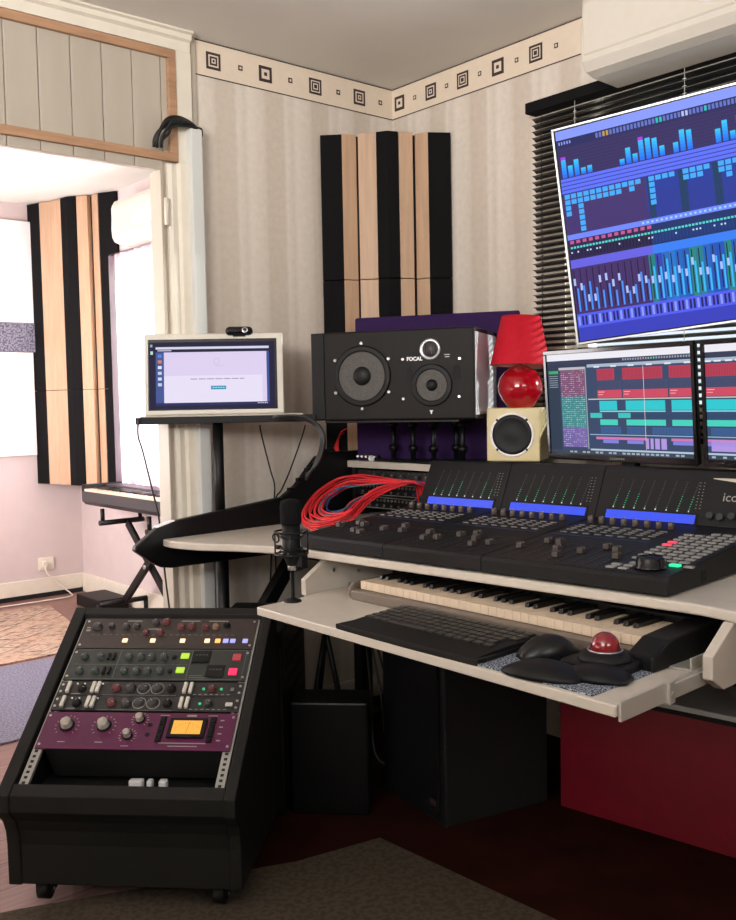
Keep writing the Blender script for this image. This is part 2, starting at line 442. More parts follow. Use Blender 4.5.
def rectframe(P, yaw_deg, tilt_deg, roll_deg=0):
    y, tl, ro = rad(yaw_deg), rad(tilt_deg), rad(roll_deg)
    t = Vector((math.cos(y), math.sin(y), 0)); n = Vector((t.y, -t.x, 0))
    up = Vector((0, 0, 1)) * math.cos(tl) - n * math.sin(tl)
    return frame(P, math.cos(ro) * t + math.sin(ro) * up, -math.sin(ro) * t + math.cos(ro) * up)

def text_mesh(name, txt, size, m, parent, loc=(0, 0, 0), depth=.0004, align='CENTER', bold=0.0):
    cu = bpy.data.curves.new(name, 'FONT'); cu.body = txt; cu.offset = bold; cu.size = size; cu.extrude = depth; cu.align_x = align; cu.align_y = 'CENTER'
    tmp = bpy.data.objects.new(name + '_tmp', cu); COL.objects.link(tmp)
    bpy.context.view_layer.update()
    me = bpy.data.meshes.new_from_object(tmp.evaluated_get(bpy.context.evaluated_depsgraph_get()))
    bpy.data.objects.remove(tmp); bpy.data.curves.remove(cu)
    me.materials.clear(); me.materials.append(m)
    o = bpy.data.objects.new(name, me); COL.objects.link(o); o.parent = parent; o.location = loc
    return o

def struct(o): return setp(o, kind='structure')

# ================================================================== THE ROOM
H = 2.45
def sbox(name, boxes, m, bevel=0):
    b = B(m)
    for q in boxes: b.box(*q)
    return struct(b.obj(name, bevel=bevel))

sbox('floor', [(-4.5, 0.2, -4.9, 3.1, -0.1, 0.0)], M_FLOOR)
sbox('ceiling', [(-4.5, 0.2, -4.9, 3.1, H, H + 0.1)], M_CEIL)
sbox('wall_back', [(-1.05, 0.0, 0.0, 0.06, 0, H), (-2.75, -1.05, 0.0, 0.022, 1.985, H), (-4.3, -2.75, 0.0, 0.06, 0, H)], M_WP)
# right wall: window opening behind the blind, one more added unseen for sun
WY0, WY1, WZ0, WZ1 = -2.35, -0.86, 1.12, 2.12
sbox('wall_right', [(0.0, 0.15, -4.7, -4.55, 0, H), (0.0, 0.15, -4.55, -2.5, 0, 1.45), (0.0, 0.15, -4.55, -2.5, 2.3, H), (0.0, 0.15, -2.5, WY0, 0, H), (0.0, 0.15, WY1, 0.12, 0, H), (0.0, 0.15, WY0, WY1, 0, WZ0), (0.0, 0.15, WY0, WY1, WZ1, H)], M_WP)
sbox('wall_left', [(-4.45, -4.3, -4.7, -3.5, 0, H), (-4.45, -4.3, -1.7, 3.1, 0, H), (-4.45, -4.3, -3.5, -1.7, 0, 1.1), (-4.45, -4.3, -3.5, -1.7, 2.35, H)], M_WP)
sbox('wall_front', [(-4.45, 0.15, -4.85, -4.7, 0, H)], M_WP)
# far room
FY, FX = 3.0, -0.06
sbox('wall_far', [(-4.3, 0.12, FY, FY + 0.12, 0, H)], M_FARWALL)
FWY0, FWY1, FWZ0, FWZ1 = 1.15, 2.47, 0.72, 2.06
sbox('wall_far_right', [(FX, 0.12, 0.12, FWY0, 0, H), (FX, 0.12, FWY1, FY, 0, H), (FX, 0.12, FWY0, FWY1, 0, FWZ0), (FX, 0.12, FWY0, FWY1, FWZ1, H)], M_FARWALL)
sbox('wall_far_left', [(-2.75, -2.63, 0.12, FY, 0, H)], M_FARWALL)

def window(name, x, y0, y1, z0, z1, mull=()):
    w = struct(thing(name, None, None, loc=(x, y0, z0)))
    W_, Hh = y1 - y0, z1 - z0
    b = B(M_WHITEP)
    for q in ((0, W_, 0, .05), (0, W_, Hh - .05, Hh), (0, .05, 0.05, Hh - .05), (W_ - .05, W_, 0.05, Hh - .05)):
        b.box(-.02, .03, q[0], q[1], q[2], q[3])
    for mm in mull: b.box(-.02, .03, mm * W_ - .025, mm * W_ + .025, .05, Hh - .05)
    b.obj('window_frame', w, bevel=.004)
    g = B(M_GLASS); g.box(0.0, .006, .05, W_ - .05, .05, Hh - .05); g.obj('window_pane', w)
    return w
window('window_1', 0.08, WY0, WY1, WZ0, WZ1, (.5,))
window('added_sun_window', 0.08, -4.55, -2.5, 1.45, 2.3)  # added out of view so sun could reach the loudspeaker side
window('window_2', 0.03, FWY0, FWY1, FWZ0, FWZ1, (.5,))

# planked header above the opening
b = B(M_PLANK)
x = -2.75; w = .1045
xs = [-1.047 - k * w for k in range(17)]
for k in range(16): b.box(xs[k + 1] + .0015, xs[k] - .0015, -.008, 0.0, 1.985, 2.38)
b.box(-1.047 + .0015, -1.0, -.008, 0, 2.03, 2.38)
struct(b.obj('trim_1', bevel=.002))
sbox('trim_2', [(-2.75, -0.997, -.024, -.008, 2.354, 2.382), (-2.75, -0.997, -.024, -.008, 2.014, 2.042), (-1.027, -0.997, -.024, -.008, 2.042, 2.354)], M_LATH, .002)
b = B(M_WHITEP)   # stepped cornice over the header
b.prism([(0, 2.385), (-.02, 2.385), (-.022, 2.418), (-.034, 2.425), (-.036, 2.44), (-.048, 2.444), (-.048, H), (0, H)], 'x', -2.75, -.94)
struct(b.obj('trim_3'))
# door lining, architrave
b = B(M_PLANK)
b.box(-1.062, -1.05, -.012, .064, 0, 1.985)
struct(b.obj('trim_4', bevel=.002))
b = B(M_WHITEP)
b.prism([(-1.035, 0), (-1.035, -.012), (-1.022, -.018), (-1.0, -.014), (-.994, -.028), (-.962, -.032), (-.948, -.02), (-.94, -.02), (-.94, 0)], 'z', 0, 2.008)
b.box(-.996, -.937, -.02, 0, 2.008, 2.385)
struct(b.obj('trim_5', bevel=.0015))
sbox('trim_6', [(-.936, -.9155, -.012, 0, 0, H)], M_PLANK)
# hinges left on the lining
for z in (1.80, .35):
    h = B(M_WHITEP); h.cyl((-1.047, -.02, z), (-1.047, -.02, z + .09), .008); h.box(-1.05, -1.02, -.016, -.0125, z, z + .09)
    struct(h.obj('trim_7'))
sbox('baseboard_back', [(-.885, -.005, -.014, 0, 0, .09)], M_WHITEP, .003)
sbox('baseboard_right', [(-.014, 0, -4.6, -.015, 0, .09)], M_WHITEP, .003)
sbox('baseboard_far', [(-2.6, FX - .016, FY - .016, FY, 0, .12)], M_WHITEP, .004)
sbox('baseboard_far_right', [(FX - .016, FX, .14, FY - .002, 0, .12)], M_WHITEP, .004)
sbox('trim_8', [(-2.6, FX - .02, FY - .022, FY - .016, 0, .028)], M_DARK)
# lath on the far ceiling
b = B(M_LATH); b.box(-.02, .02, -1.4, 1.4, H - .012, H, M=Matrix.Translation((-1.02, 1.6, 0)) @ Matrix.Rotation(rad(2), 4, 'Z')); struct(b.obj('trim_9'))
b = B(M_LATH); b.box(-1.5, -1.04, 1.62, 1.65, H - .012, H); struct(b.obj('trim_10'))

# patterned wallpaper border
M_BORD = mat('border_paper', rgb(224, 208, 188), .7, noise=.03)
M_MOTIF = mat('border_motif_brown', rgb(58, 44, 44), .7)
b = B([M_BORD, M_MOTIF])
zb0, zb1 = 2.328, 2.448
b.box(-.915, -.001, -.0015, 0, zb0, zb1); b.box(-.0015, 0, -1.3, -.001, zb0, zb1)
def motif_face(c, z, s, side, m):
    # c = distance along wall; a thin square
    e = .0025 + m * .0004
    if side == 'b': b.box(c - s / 2, c + s / 2, -e, -.0015, z - s / 2, z + s / 2, 1 if m % 2 == 0 else 0)
    else: b.box(-e, -.0015, c - s / 2, c + s / 2, z - s / 2, z + s / 2, 1 if m % 2 == 0 else 0)
def big(c, z, side, var):
    sizes = ((.058, .040, .030, .016, .008), (.056, .034, .0, .0, .0), (.058, .042, .034, .022, .014))[var]
    for i, s_ in enumerate(sizes):
        if s_ > 0: motif_face(c, z, s_, side, i)
    if var == 1:
        motif_face(c, z, .012, side, 4)
zc = 2.386
for i, c in enumerate((-.837, -.619, -.392, -.175)): big(c, zc, 'b', (0, 1, 2, 0)[i])
for i, c in enumerate((-.726, -.508, -.281, -.066)):
    motif_face(c, zc, .018, 'b', 0); motif_face(c, zc, .008, 'b', 1)
for i, c in enumerate((-.045, -.224, -.394, -.568, -.742)): big(c, zc, 'r', (1, 0, 2, 1, 2)[i])
for i, c in enumerate((-.134, -.31, -.48, -.656, -.83)):
    motif_face(c, zc, .016, 'r', 0); motif_face(c, zc, .008, 'r', 1)
b.box(-.915, 0, -.0028, 0, zb0, zb0 + .003, 1); b.box(-.0028, 0, -1.3, 0, zb0, zb0 + .003, 1)
b.box(-.915, 0, -.0028, 0, zb1 - .004, zb1, 1); b.box(-.0028, 0, -1.3, 0, zb1 - .004, zb1, 1)
b.box(-.915, -.913, -.0028, 0, zb0, zb1, 1)
struct(b.obj('trim_11'))

# ================================================================== WALL-MOUNTED THINGS
def absorber(label, PL, PR, z0, z1, zseam):
    """corner panel made of seven upright strips; PL, PR = plan points where it meets the two walls"""
    PL = Vector((*PL, 0)); PR = Vector((*PR, 0)); d = PR - PL; W_ = d.length; t = d / W_; n = Vector((t.y, -t.x, 0))
    M = Matrix(((t.x, n.x, 0, PL.x), (t.y, n.y, 0, PL.y), (0, 0, 1, z0), (0, 0, 0, 1)))
    th = thing('corner_absorber', label, 'acoustic panel', M)
    bk = B(M_DARK); bk.box(.01 * W_, .99 * W_, -.02, .004, 0.002, z1 - z0 - .004); bk.obj('backing', th)
    P = [(0, .166, .018, .026, 1), (.166, .275, .034, .012, 0), (.29, .43, .03, .04, 0), (.43, .515, .048, .062, 1), (.515, .597, .062, .048, 1),
         (.6, .708, .042, .034, 0), (.728, .826, .01, .036, 0), (.826, 1.0, .03, .018, 1)]
    for (a, c, da, dc, bl) in P:
        if (a, bl) == (.515, 1): continue
        poly = [(a * W_, -.0), (a * W_, da), (c * W_, dc), (c * W_, 0)]
        if a == .43: poly = [(.43 * W_, 0), (.43 * W_, .048), (.515 * W_, .062), (.597 * W_, .048), (.597 * W_, 0)]
        q = B(M_FOAM if bl else M_PINE)
        q.prism(poly, 'z', zseam - z0 + .0015, z1 - z0); q.prism(poly, 'z', 0, zseam - z0 - .0015)
        o = q.obj('strip', th, bevel=.0015)
        o['label'] = 'black foam strip' if bl else 'pale wood strip'
    return th
absorber('black and pale wood corner acoustic panel beside the black window blind, above the black loudspeaker', (-.372, 0), (0, -.322), .995, 2.205, 1.66)
absorber('black and pale wood corner acoustic panel in the bright far room, over the stage piano', (-.325, 3.0), (-.06, 2.33), .72, 2.445, 1.30)

def ac_unit(label, x, y_right, y_left, z0, z1, depth):
    # body hangs on the wall plane x, front towards -x
    L_ = y_left - y_right
    th = thing('air_conditioner', label, 'air conditioner', loc=(x, y_right, z0))
    h = z1 - z0
    prof = [(0, .015), (-.05, 0), (-depth * .74, .004), (-depth * .90, .014), (-depth * .98, .04), (-depth, h * .35), (-depth * .96, h * .88), (-depth * .86, h), (0, h)]
    q = B(M_AC); q.prism(prof, 'y', 0, L_); q.obj('body', th, bevel=.006, segs=3)
    f = B(M_AC); f.prism([(-depth * .97, h * .20), (-depth * 1.005, h * .24), (-depth * 1.015, h * .80), (-depth * .975, h * .9), (-depth * .93, h * .9), (-depth * .93, h * .2)], 'y', .012, L_ - .012)
    f.obj('front_panel', th, bevel=.004)
    g = B(M_BRIGHT)
    g.sphere((-depth * 1.01, L_ * .5, h * .42), .05, .2, L_ * 3.9, .8); g.obj('oval_badge', th)
    v = B(M_AC); v.box(-depth * .80, -depth * .30, .06, L_ - .06, -.004, .004, M=Matrix.Translation((0, 0, .012)) @ Matrix.Rotation(rad(6), 4, 'Y')); v.obj('outlet_flap', th)
    return th
ac_unit('white wall air conditioner above the black blind, near the ceiling', -.001, -2.36, -1.105, 2.165, 2.42, .235)
ac_unit('white air conditioner over the curtained window of the far room', FX - .001, 1.28, 2.08, 2.09, 2.33, .17)

# venetian blind
bl = thing('venetian_blind', 'black venetian blind on the window behind the large television', 'window blind', loc=(-.03, -2.34, 1.05))
q = B(M_FOAM); q.box(-.03, .027, 0, 1.6, 1.118, 1.155); q.obj('headrail', bl, bevel=.003)
q = B(mat('black_slat_paint', rgb(9, 10, 12), .3, coat=.1))
n = 51
for k in range(n):
    z = .03 + k * .0213
    Mx = Matrix.Translation((-.002, 0, z)) @ Matrix.Rotation(rad(24), 4, 'Y')
    q.prism([(-.0125, 0), (0, .0022), (.0125, 0), (.0125, .0006), (0, .0028), (-.0125, .0006)], 'y', .005, 1.585, M=Mx)
q.obj('slats', bl)
q = B(M_BLACKM); q.box(-.014, .010, .005, 1.585, .002, .018); q.obj('bottom_rail', bl)
for yy in (.12, .55, 1.0, 1.40, 1.54):
    c_ = B(M_BLUEW if yy < 1.5 else M_CABLE); c_.cyl((-.0165, yy, .01), (-.0165, yy, 1.12), .0011, seg=6)
    for k in range(0, 50): c_.box(-.0172, -.0155, yy - .006, yy + .006, .03 + k * .0215, .032 + k * .0215)
    c_.obj('ladder_cord', bl)

# trunking and the cables over the header
q = B(M_BLUEW); q.box(-.966, -.922, -.055, -.0125, 0.0, 2.126); setp(q.obj('cable_trunking', bevel=.003), 'white upright cable duct beside the door frame, cables draped over its top', 'cable duct')
for k, (dz, dy, r) in enumerate(((0, 0, .006), (.011, -.004, .006), (.021, .003, .0055), (.004, -.012, .005), (-.012, -.007, .005))):
    q = B(M_CABLE)
    x0 = -1.093 + k * .006
    q.tube([(x0, -.034 + dy, 2.048), (x0 - .002, -.045 + dy, 2.075 + dz * .3), (x0 + .018, -.05 + dy, 2.105 + dz), (-1.04, -.052 + dy, 2.128 + dz), (-1.0, -.05 + dy, 2.137 + dz * .9), (-.955, -.046 + dy * .5, 2.137 + dz * .35), (-.932, -.03 + dy * .3, 2.134 + dz * .2)], r)
    setp(q.obj('black_cable'), 'black cable arching from the header boards onto the cable duct', 'cable', 'black cables arched over the door frame')
q = B(M_CABLE); q.tube([(-.95, -.05, 2.131), (-.925, -.052, 2.131), (-.908, -.03, 2.118), (-.904, -.006, 2.08), (-.904, -.005, 1.9), (-.908, -.005, 1.4), (-.908, -.005, .3)], .0035)
setp(q.obj('thin_cable'), 'thin black cable running down the striped wallpaper beside the duct', 'cable')

# ================================================================== FAR ROOM THINGS
q = B([M_BRIGHT]); q.box(-2.3, -.315, 2.972, 2.999, 1.72, 2.34); setp(q.obj('wall_board', bevel=.003), 'bright white wall board, upper, above the speckled grey band', 'wall panel')
q = B([M_BRIGHT]); q.box(-2.3, -.345, 2.972, 2.999, .90, 1.538); setp(q.obj('wall_board', bevel=.003), 'bright white wall board, lower, under the speckled grey band', 'wall panel')
q = B([M_SPEC]); q.box(-2.3, -.325, 2.968, 2.999, 1.54, 1.718); setp(q.obj('felt_band', bevel=.002), 'speckled grey felt band between two white wall boards', 'wall panel')

# sheer curtain
q = B(M_SHEER); N_ = 120; y0, y1 = 1.12, 2.50
vs = []
for i in range(N_ + 1):
    y = y0 + (y1 - y0) * i / N_; x = -.10 + .014 * math.sin(i * .85) + .006 * math.sin(i * .31)
    vs.append([q.bm.verts.new((x, y, z)) for z in (.60, 1.1, 1.6, 2.075)])
for i in range(N_):
    for j in range(3):
        f = q.bm.faces.new((vs[i][j], vs[i + 1][j], vs[i + 1][j + 1], vs[i][j + 1])); f.smooth = True
o = q.obj('sheer_curtain'); setp(o, 'sheer white and lilac curtain glowing at the far room window', 'curtain')
q = B(M_CHROME); q.cyl((-.10, 1.10, 2.08), (-.10, 2.52, 2.08), .005); q.box(-.10, FX, 1.10, 1.11, 2.074, 2.086); q.box(-.10, FX, 2.51, 2.52, 2.074, 2.086); q.obj('curtain_rod', o)

# stage piano and its stand
pn = thing('stage_piano', 'dark grey stage piano on an X stand under the sheer curtain', 'keyboard', loc=(-.34, 1.02, .625))
q = B(mat('stage_piano_case', rgb(52, 48, 52), .45, noise=.1)); q.prism([(0, .03), (0.02, .008), (.05, 0), (.24, 0), (.24, .12), (.13, .12), (.12, .088), (.0, .085)], 'y', 0, 1.33); q.obj('case', pn, bevel=.003)
q = B([M_KEYW, M_KEYB]); q.box(-.004, .118, .06, 1.28, .088, .101)
for k in range(52): q.box(-.0045, .118, .06 + k * .02346 - .0006, .06 + k * .02346 + .0006, .0995, .1012, 1)
q.obj('white_keys', pn)
q = B(M_KEYB)
for k in range(51):
    if k % 7 in (0, 1, 3, 4, 5): q.box(.04, .118, .06 + (k + 1) * .02346 - .006, .06 + (k + 1) * .02346 + .006, .101, .111)
q.obj('black_keys', pn)
for ya in (0, 1.29):
    q = B(M_BLACK); q.box(.0, .24, ya, ya + .04, .085, .125); q.obj('end_block', pn, bevel=.002)

st = thing('keyboard_stand', 'black folding X stand holding the stage piano', 'stand', loc=(-.20, 1.83, 0))
q = B(M_BLACKM); q.box(-.024, -.004, -.024, .024, -.345, .345, M=Matrix.Translation((0, 0, .315)) @ Matrix.Rotation(rad(50), 4, 'X')); q.obj('leg', st, bevel=.004)
q = B(M_BLACKM); q.box(.004, .024, -.024, .024, -.345, .345, M=Matrix.Translation((0, 0, .315)) @ Matrix.Rotation(rad(-50), 4, 'X')); q.obj('leg', st, bevel=.004)
q = B(M_CHROME); q.cyl((-.03, 0, .315), (.03, 0, .315), .012); q.obj('pivot', st)
for s_ in (-1, 1):
    q = B(M_BLACKM); q.cyl((-.17, s_ * .275, .085), (.13, s_ * .275, .085), .015)
    q.cyl((-.17, s_ * .275, .085), (-.17, s_ * .275, .0), .015); q.cyl((.12, s_ * .275, .085), (.12, s_ * .275, .0), .015); q.obj('foot_bar', st)
    q = B(M_BLACKM); q.cyl((-.15, s_ * .275, .545), (.12, s_ * .275, .545), .015); q.cyl((-.13, s_ * .275, .55), (-.13, s_ * .275, .625), .012); q.cyl((.1, s_ * .275, .55), (.1, s_ * .275, .625), .012); q.obj('support_arm', st)
q = B(M_BLACK); q.box(-.29, -.10, 2.28, 2.60, 0, .07); setp(q.obj('pedal_case', bevel=.008), 'low black box on the floor behind the X stand', 'box')

ws = thing('wall_socket', 'white double wall socket with a plug, low on the pink wall', 'socket', loc=(-.31, 2.999, .17))
q = B(M_WHITEP); q.box(-.05, .05, -.014, 0, 0, .08); q.obj('plate', ws, bevel=.003)
q = B(M_WHITEP); q.box(-.035, -.005, -.045, -.014, .02, .06); q.obj('plug', ws, bevel=.004)
q = B(M_WHITEP); q.tube([(-.33, 2.955, .20), (-.325, 2.94, .15), (-.25, 2.93, .07), (-.19, 2.91, .012), (-.23, 2.84, .008), (-.45, 2.83, .008), (-.9, 2.85, .008), (-1.6, 2.86, .008)], .004)
o = q.obj('power_cord'); o.parent = ws; o.matrix_parent_inverse = Matrix.Translation((.31, -2.999, -.17)); o['label'] = 'white cord curling to the floor'

# floor coverings
q = B(M_PERS); q.prism([(-1.9, 1.52), (-.62, 1.56), (-.42, 2.70), (-1.9, 2.70)], 'z', 0, .008); setp(q.obj('persian_rug', bevel=.002), 'red and cream patterned oriental rug in the far room', 'rug')
q = B(M_MATB); q.prism([(-2.5, .48), (-1.42, .48), (-.78, 1.50), (-2.5, 1.47)], 'z', 0, .008); setp(q.obj('grey_mat', bevel=.002), 'blue-grey carpet mat on the floor behind the equipment rack', 'rug')

# ================================================================== NEAR FLOOR COVERINGS
q = B(M_RUGR); q.prism([(-1.36, -.60), (-1.0, -.03), (-.02, -.03), (-.02, -3.4), (-1.0, -3.4), (-1.5, -1.4)], 'z', 0, .007); setp(q.obj('dark_red_rug', bevel=.002), 'dark red-brown rug under the desk', 'rug')
q = B(M_RUGG); q.prism([(-1.0, -1.0), (-1.25, -.955), (-1.87, -.70), (-3.4, -.2), (-3.4, -2.6), (-.96, -2.3), (-.975, -1.6)], 'z', .0072, .0125); setp(q.obj('grey_rug', bevel=.001), 'grey-brown rug in front of the desk, under the equipment rack', 'rug')

# ================================================================== DESK  (x = along the front edge, y = towards the wall)
OX, OY = -1.0236, -.6982
DM = Matrix.Translation((OX, OY, 0)) @ Matrix.Rotation(rad(-87), 4, 'Z')
desk = thing('studio_desk', 'white studio desk with black side cheek, raised shelf and pull-out tray', 'desk', DM)
def arcpts(P, k=6): return [tuple(v)[:2] for v in catmull([Vector((a_, b_, 0)) for a_, b_ in P], k)]
front = arcpts([(-.50, -.152), (-.44, -.158), (-.34, -.135), (-.2, -.06), (-.05, -.006), (.1, .004), (.5, .024), (1.0, .045), (1.12, .05), (1.22, .05), (1.34, .02), (1.5, -.04), (1.7, -.08)], 5)
q = B(M_DESKW); q.prism(front + [(1.7, .90), (-.50, .92)], 'z', .752, .775); q.obj('desktop', desk, bevel=.005)
q = B(M_DESKW); q.box(-.497, 1.7, .64, .90, .955, .98); q.obj('raised_shelf', desk, bevel=.003)
# black cheek
def cheek(x0, x1):
    prof = [(-.25, .748), (-.245, .762), (-.165, .814), (-.104, .828), (.337, .868), (.40, .905), (.50, 1.002), (.56, 1.015), (.90, 1.015), (.90, .67), (.274, .672), (-.12, .678), (-.155, .684), (-.185, .70)]
    q = B(M_BLACKM); q.prism(prof, 'x', x0, x1); return q.obj('side_cheek', desk, bevel=.005)
cheek(-.526, -.50); 
q = B(M_BRIGHT); q.prism([(-.168, .8125), (-.104, .8275), (-.104, .8305), (-.168, .8165)], 'x', -.5245, -.5015)  # white strip put in as the glint on the cheek nose
o = q.obj('nose_highlight', desk); o['label'] = 'white strip painted as the highlight on the cheek nose'
q = B(M_BLACKM)   # cheek trim steps beside the shelf
for k in range(5): q.box(-.502, -.488, .355 + k * .04, .385 + k * .04, .885 + k * .032, .90 + k * .032)
q.obj('cheek_trim', desk, bevel=.002)
# apron and frame
q = B(M_BLACKM); q.box(-.499, 1.69, .30, .34, .67, .751); q.obj('crossbeam', desk, bevel=.003)
q = B(M_DARK); q.box(-.499, 1.69, .895, .915, .30, .98); q.obj('back_panel', desk)
for xa in (-.497, .045, 1.2):
    q = B(M_DARK); q.box(xa, xa + .015, .665, .89, .776, .954); q.obj('shelf_support', desk)
for xx in (-.44, 1.52):
    q = B(M_BLACKM)
    q.prism([(.30, .669), (.36, .669), (-.17, .02), (-.23, .02)], 'x', xx - .02, xx + .02); q.obj('leg', desk, bevel=.004)
    q = B(M_BLACKM); q.prism([(.62, .669), (.68, .669), (.68, .02), (.62, .02)], 'x', xx - .02, xx + .02); q.obj('leg', desk, bevel=.004)
    q = B(M_BLACKM); q.box(xx - .03, xx + .03, -.30, .75, .013, .0355); q.obj('foot', desk, bevel=.006)
# brackets for the tray
def bracket(x0, x1):
    q = B(M_DESKW)
    q.prism([(.04, .7515), (-.045, .700), (-.045, .655), (.0, .628), (.5, .628), (.5, .7515)], 'x', x0, x1)
    return q.obj('tray_bracket', desk, bevel=.002)
b1 = bracket(.055, .075); b2 = bracket(1.262, 1.284)
for br_, xx in ((b1, .0755), (b2, 1.2845)):
    q = B(M_CHROME)
    for yy, zz in ((.06, .715), (.16, .70), (.12, .665), (.3, .70)): q.cyl((xx - .001, yy, zz), (xx + .003, yy, zz), .006)
    q.obj('screw', br_)
# tray
q = B(M_DESKW); q.prism([(.115, -.247), (1.242, -.318), (1.242, .25), (.085, .28)], 'z', .640, .662); tray = q.obj('keyboard_tray', desk, bevel=.003)
q = B(M_DESKW); q.prism([(.080, .0), (.112, -.12), (.085, .28), (.080, .28)], 'z', .645, .660); q.obj('tray_ledge', desk)
q = B(M_STEELW)
q.box(1.243, 1.249, -.31, .26, .632, .668); q.box(1.249, 1.256, -.15, .40, .636, .664); q.box(1.243, 1.256, -.155, -.135, .628, .670)
q.cyl((1.25, -.145, .648), (1.258, -.145, .648), .004)
o = q.obj('drawer_slide', desk, bevel=.001); o['label'] = 'pale metal drawer slide'
q = B(M_STEELW); q.box(1.185, 1.24, -.045, .2, .6622, .667); q.box(1.236, 1.24, -.045, .2, .667, .690); o = q.obj('slide_cover', desk, bevel=.001)

# ------------------------------------------------------------------ rack gear in the desk bay (faces the user, leaning back)
def bay_unit(name, label, z, m, deco):
    M = DM @ frame((-.462, .655, z), (1, 0, 0), (0, .18, .98))
    t = thing(name, label, 'audio rack unit', M)
    q = B(m); q.box(0, .483, 0, .0435, -.18, 0); q.obj('chassis', t, bevel=.001)
    deco(t)
    return t
def deco_small(t):
    for k in range(7):
        q = B([M_KNOBD, M_SILK]); c = (.10 + k * .045 + (.03 if k > 3 else 0), .022)
        q.cyl((*c, 0), (*c, .012), .009); q.box(c[0] - .001, c[0] + .001, c[1] + .002, c[1] + .008, .012, .0125, 1); q.obj('knob', t)
    q = B(M_SILK)
    for k in range(16): q.box(.06 + k * .025, .064 + k * .025, .036, .0375, 0, .0006)
    q.obj('printed_scale', t)
def deco_jacks(t):
    q = B([M_SILK, M_CHROME])
    q.box(.02, .463, .0395, .0415, 0, .0006); q.box(.02, .463, .002, .004, 0, .0006)
    q.obj('label_strip', t)
    for r in (.012, .031):
        for k in range(24):
            if r == .012 and k % 2: continue
            q = B([M_CHROME, M_DARK]); q.lathe([(.0032, 0), (.0045, 0), (.0045, .002), (.0032, .002)], Matrix.Translation((.03 + k * .0184, r, 0)), 10); q.obj('jack_socket', t)
bay_unit('headphone_amplifier', 'black rack unit with small knobs, uppermost in the desk bay under the shelf', .905, M_PANEL, deco_small)
bay_unit('patch_bay', 'black patch bay with rows of jacks in the desk bay, upper of two', .857, M_BLACK, deco_jacks)
bay_unit('patch_bay', 'black patch bay low in the desk bay behind the red cable coil', .809, M_BLACK, deco_jacks)

# red, teal and blue patch cables, coiled
def W(u, v, z): return DM @ Vector((u, v, z))
path = [(-.058, .535, .925), (-.14, .522, .922), (-.222, .519, .920), (-.31, .522, .921), (-.372, .49, .908), (-.372, .40, .872), (-.325, .31, .838), (-.262, .243, .815), (-.20, .212, .803), (-.15, .204, .800),
        (-.105, .226, .808), (-.085, .268, .824), (-.10, .32, .844), (-.12, .37, .863), (-.125, .43, .886), (-.108, .49, .908), (-.085, .53, .922)]
ctr = Vector((-.205, .36, .862))
def coil(i, kind, n_):
    rnd = random.Random(i * 17 + 3)
    f = 1.12 - .55 * (i / n_) + rnd.uniform(-.03, .03)
    sh = Vector((rnd.uniform(-.018, .018), rnd.uniform(-.016, .016), .004 + .0035 * (i % 6)))
    q = B({'r': M_REDCAB, 't': M_TEAL, 'b': M_BLUEC}[kind]); pts = []
    for k, p in enumerate(path):
        p = Vector(p); e = min(k, len(path) - 1 - k) / 3.0; g = f if e >= 1 else 1 + (f - 1) * e
        c = ctr + (p - ctr) * g + sh * min(1, .3 + e)
        c.z += .003 * math.sin(k * 1.1 + i)
        pts.append(c)
    pts = [Vector((-.015 - .016 * (i % 9), .638, .870 + .018 * (i % 2))), Vector((-.035 - .008 * (i % 5), .60, .905))] + pts + [Vector((-.04 - .012 * (i % 7), .60, .915)), Vector((-.02 - .018 * (i % 8), .637, .840 + .018 * (i % 2)))]
    pts = [Vector((p.x, min(p.y, .638), max(p.z, .7835 + .0015 * (i % 4)))) for p in pts]
    q.tube([DM @ p for p in pts], .0028, seg=6, smooth=4)
    o = q.obj('patch_cable')
    if kind == 'r': setp(o, 'red patch cable in the large coil beside the console', 'cable', 'red patch cables coiled in front of the desk bay')
    elif kind == 't': setp(o, 'teal patch cable inside the coil of red cables', 'cable', 'teal patch cables in the red coil')
    else: setp(o, 'dark blue patch cable inside the coil of red cables', 'cable')
for i in range(16): coil(i, 'r', 16)
coil(13.5, 't', 16); coil(14.6, 't', 16); coil(15.7, 'b', 16)

# plug-ended leads at the left end of the raised shelf
for k in range(5):
    x = -.482 + k * .022
    t = thing('jack_lead', 'thin red lead with a black plug on the left end of the raised shelf', 'cable', DM @ Matrix.Translation((x, .715, .98)) @ Matrix.Scale(1.35, 4), group='red leads on the shelf end')
    q = B(M_BLACK); q.cyl((0, 0, .008), (.022, -.04, .012), .0065); q.cyl((0, 0, .008), (-.012, .028, .018), .0075, .004); q.obj('plug_body', t)
    q = B(M_CHROME); q.cyl((.022, -.04, .012), (.03, -.054, .0125), .0032); q.obj('plug_tip', t)
    q = B(M_REDCAB); q.tube([(-.012, .028, .018), (-.04 - .004 * k, .045, .05), (-.07 - k * .018, .03, .085 - .004 * k), (-.085 - k * .022, -.01, .075 - .01 * k), (-.075 - k * .02, -.03, .03), (-.06 - k * .018, -.03, .006)], .0018, seg=6); q.obj('red_lead', t)
t = thing('adapter_plug', 'white round adapter beside the red leads on the raised shelf', 'plug', DM @ Matrix.Translation((-.380, .668, .98)))
q = B([M_WHITE, M_BLACK]); q.cyl((0, 0, .010), (.0, -.02, .010), .010); q.cyl((0, 0, .010), (0, .03, .010), .0075, mi=1); q.obj('body', t)

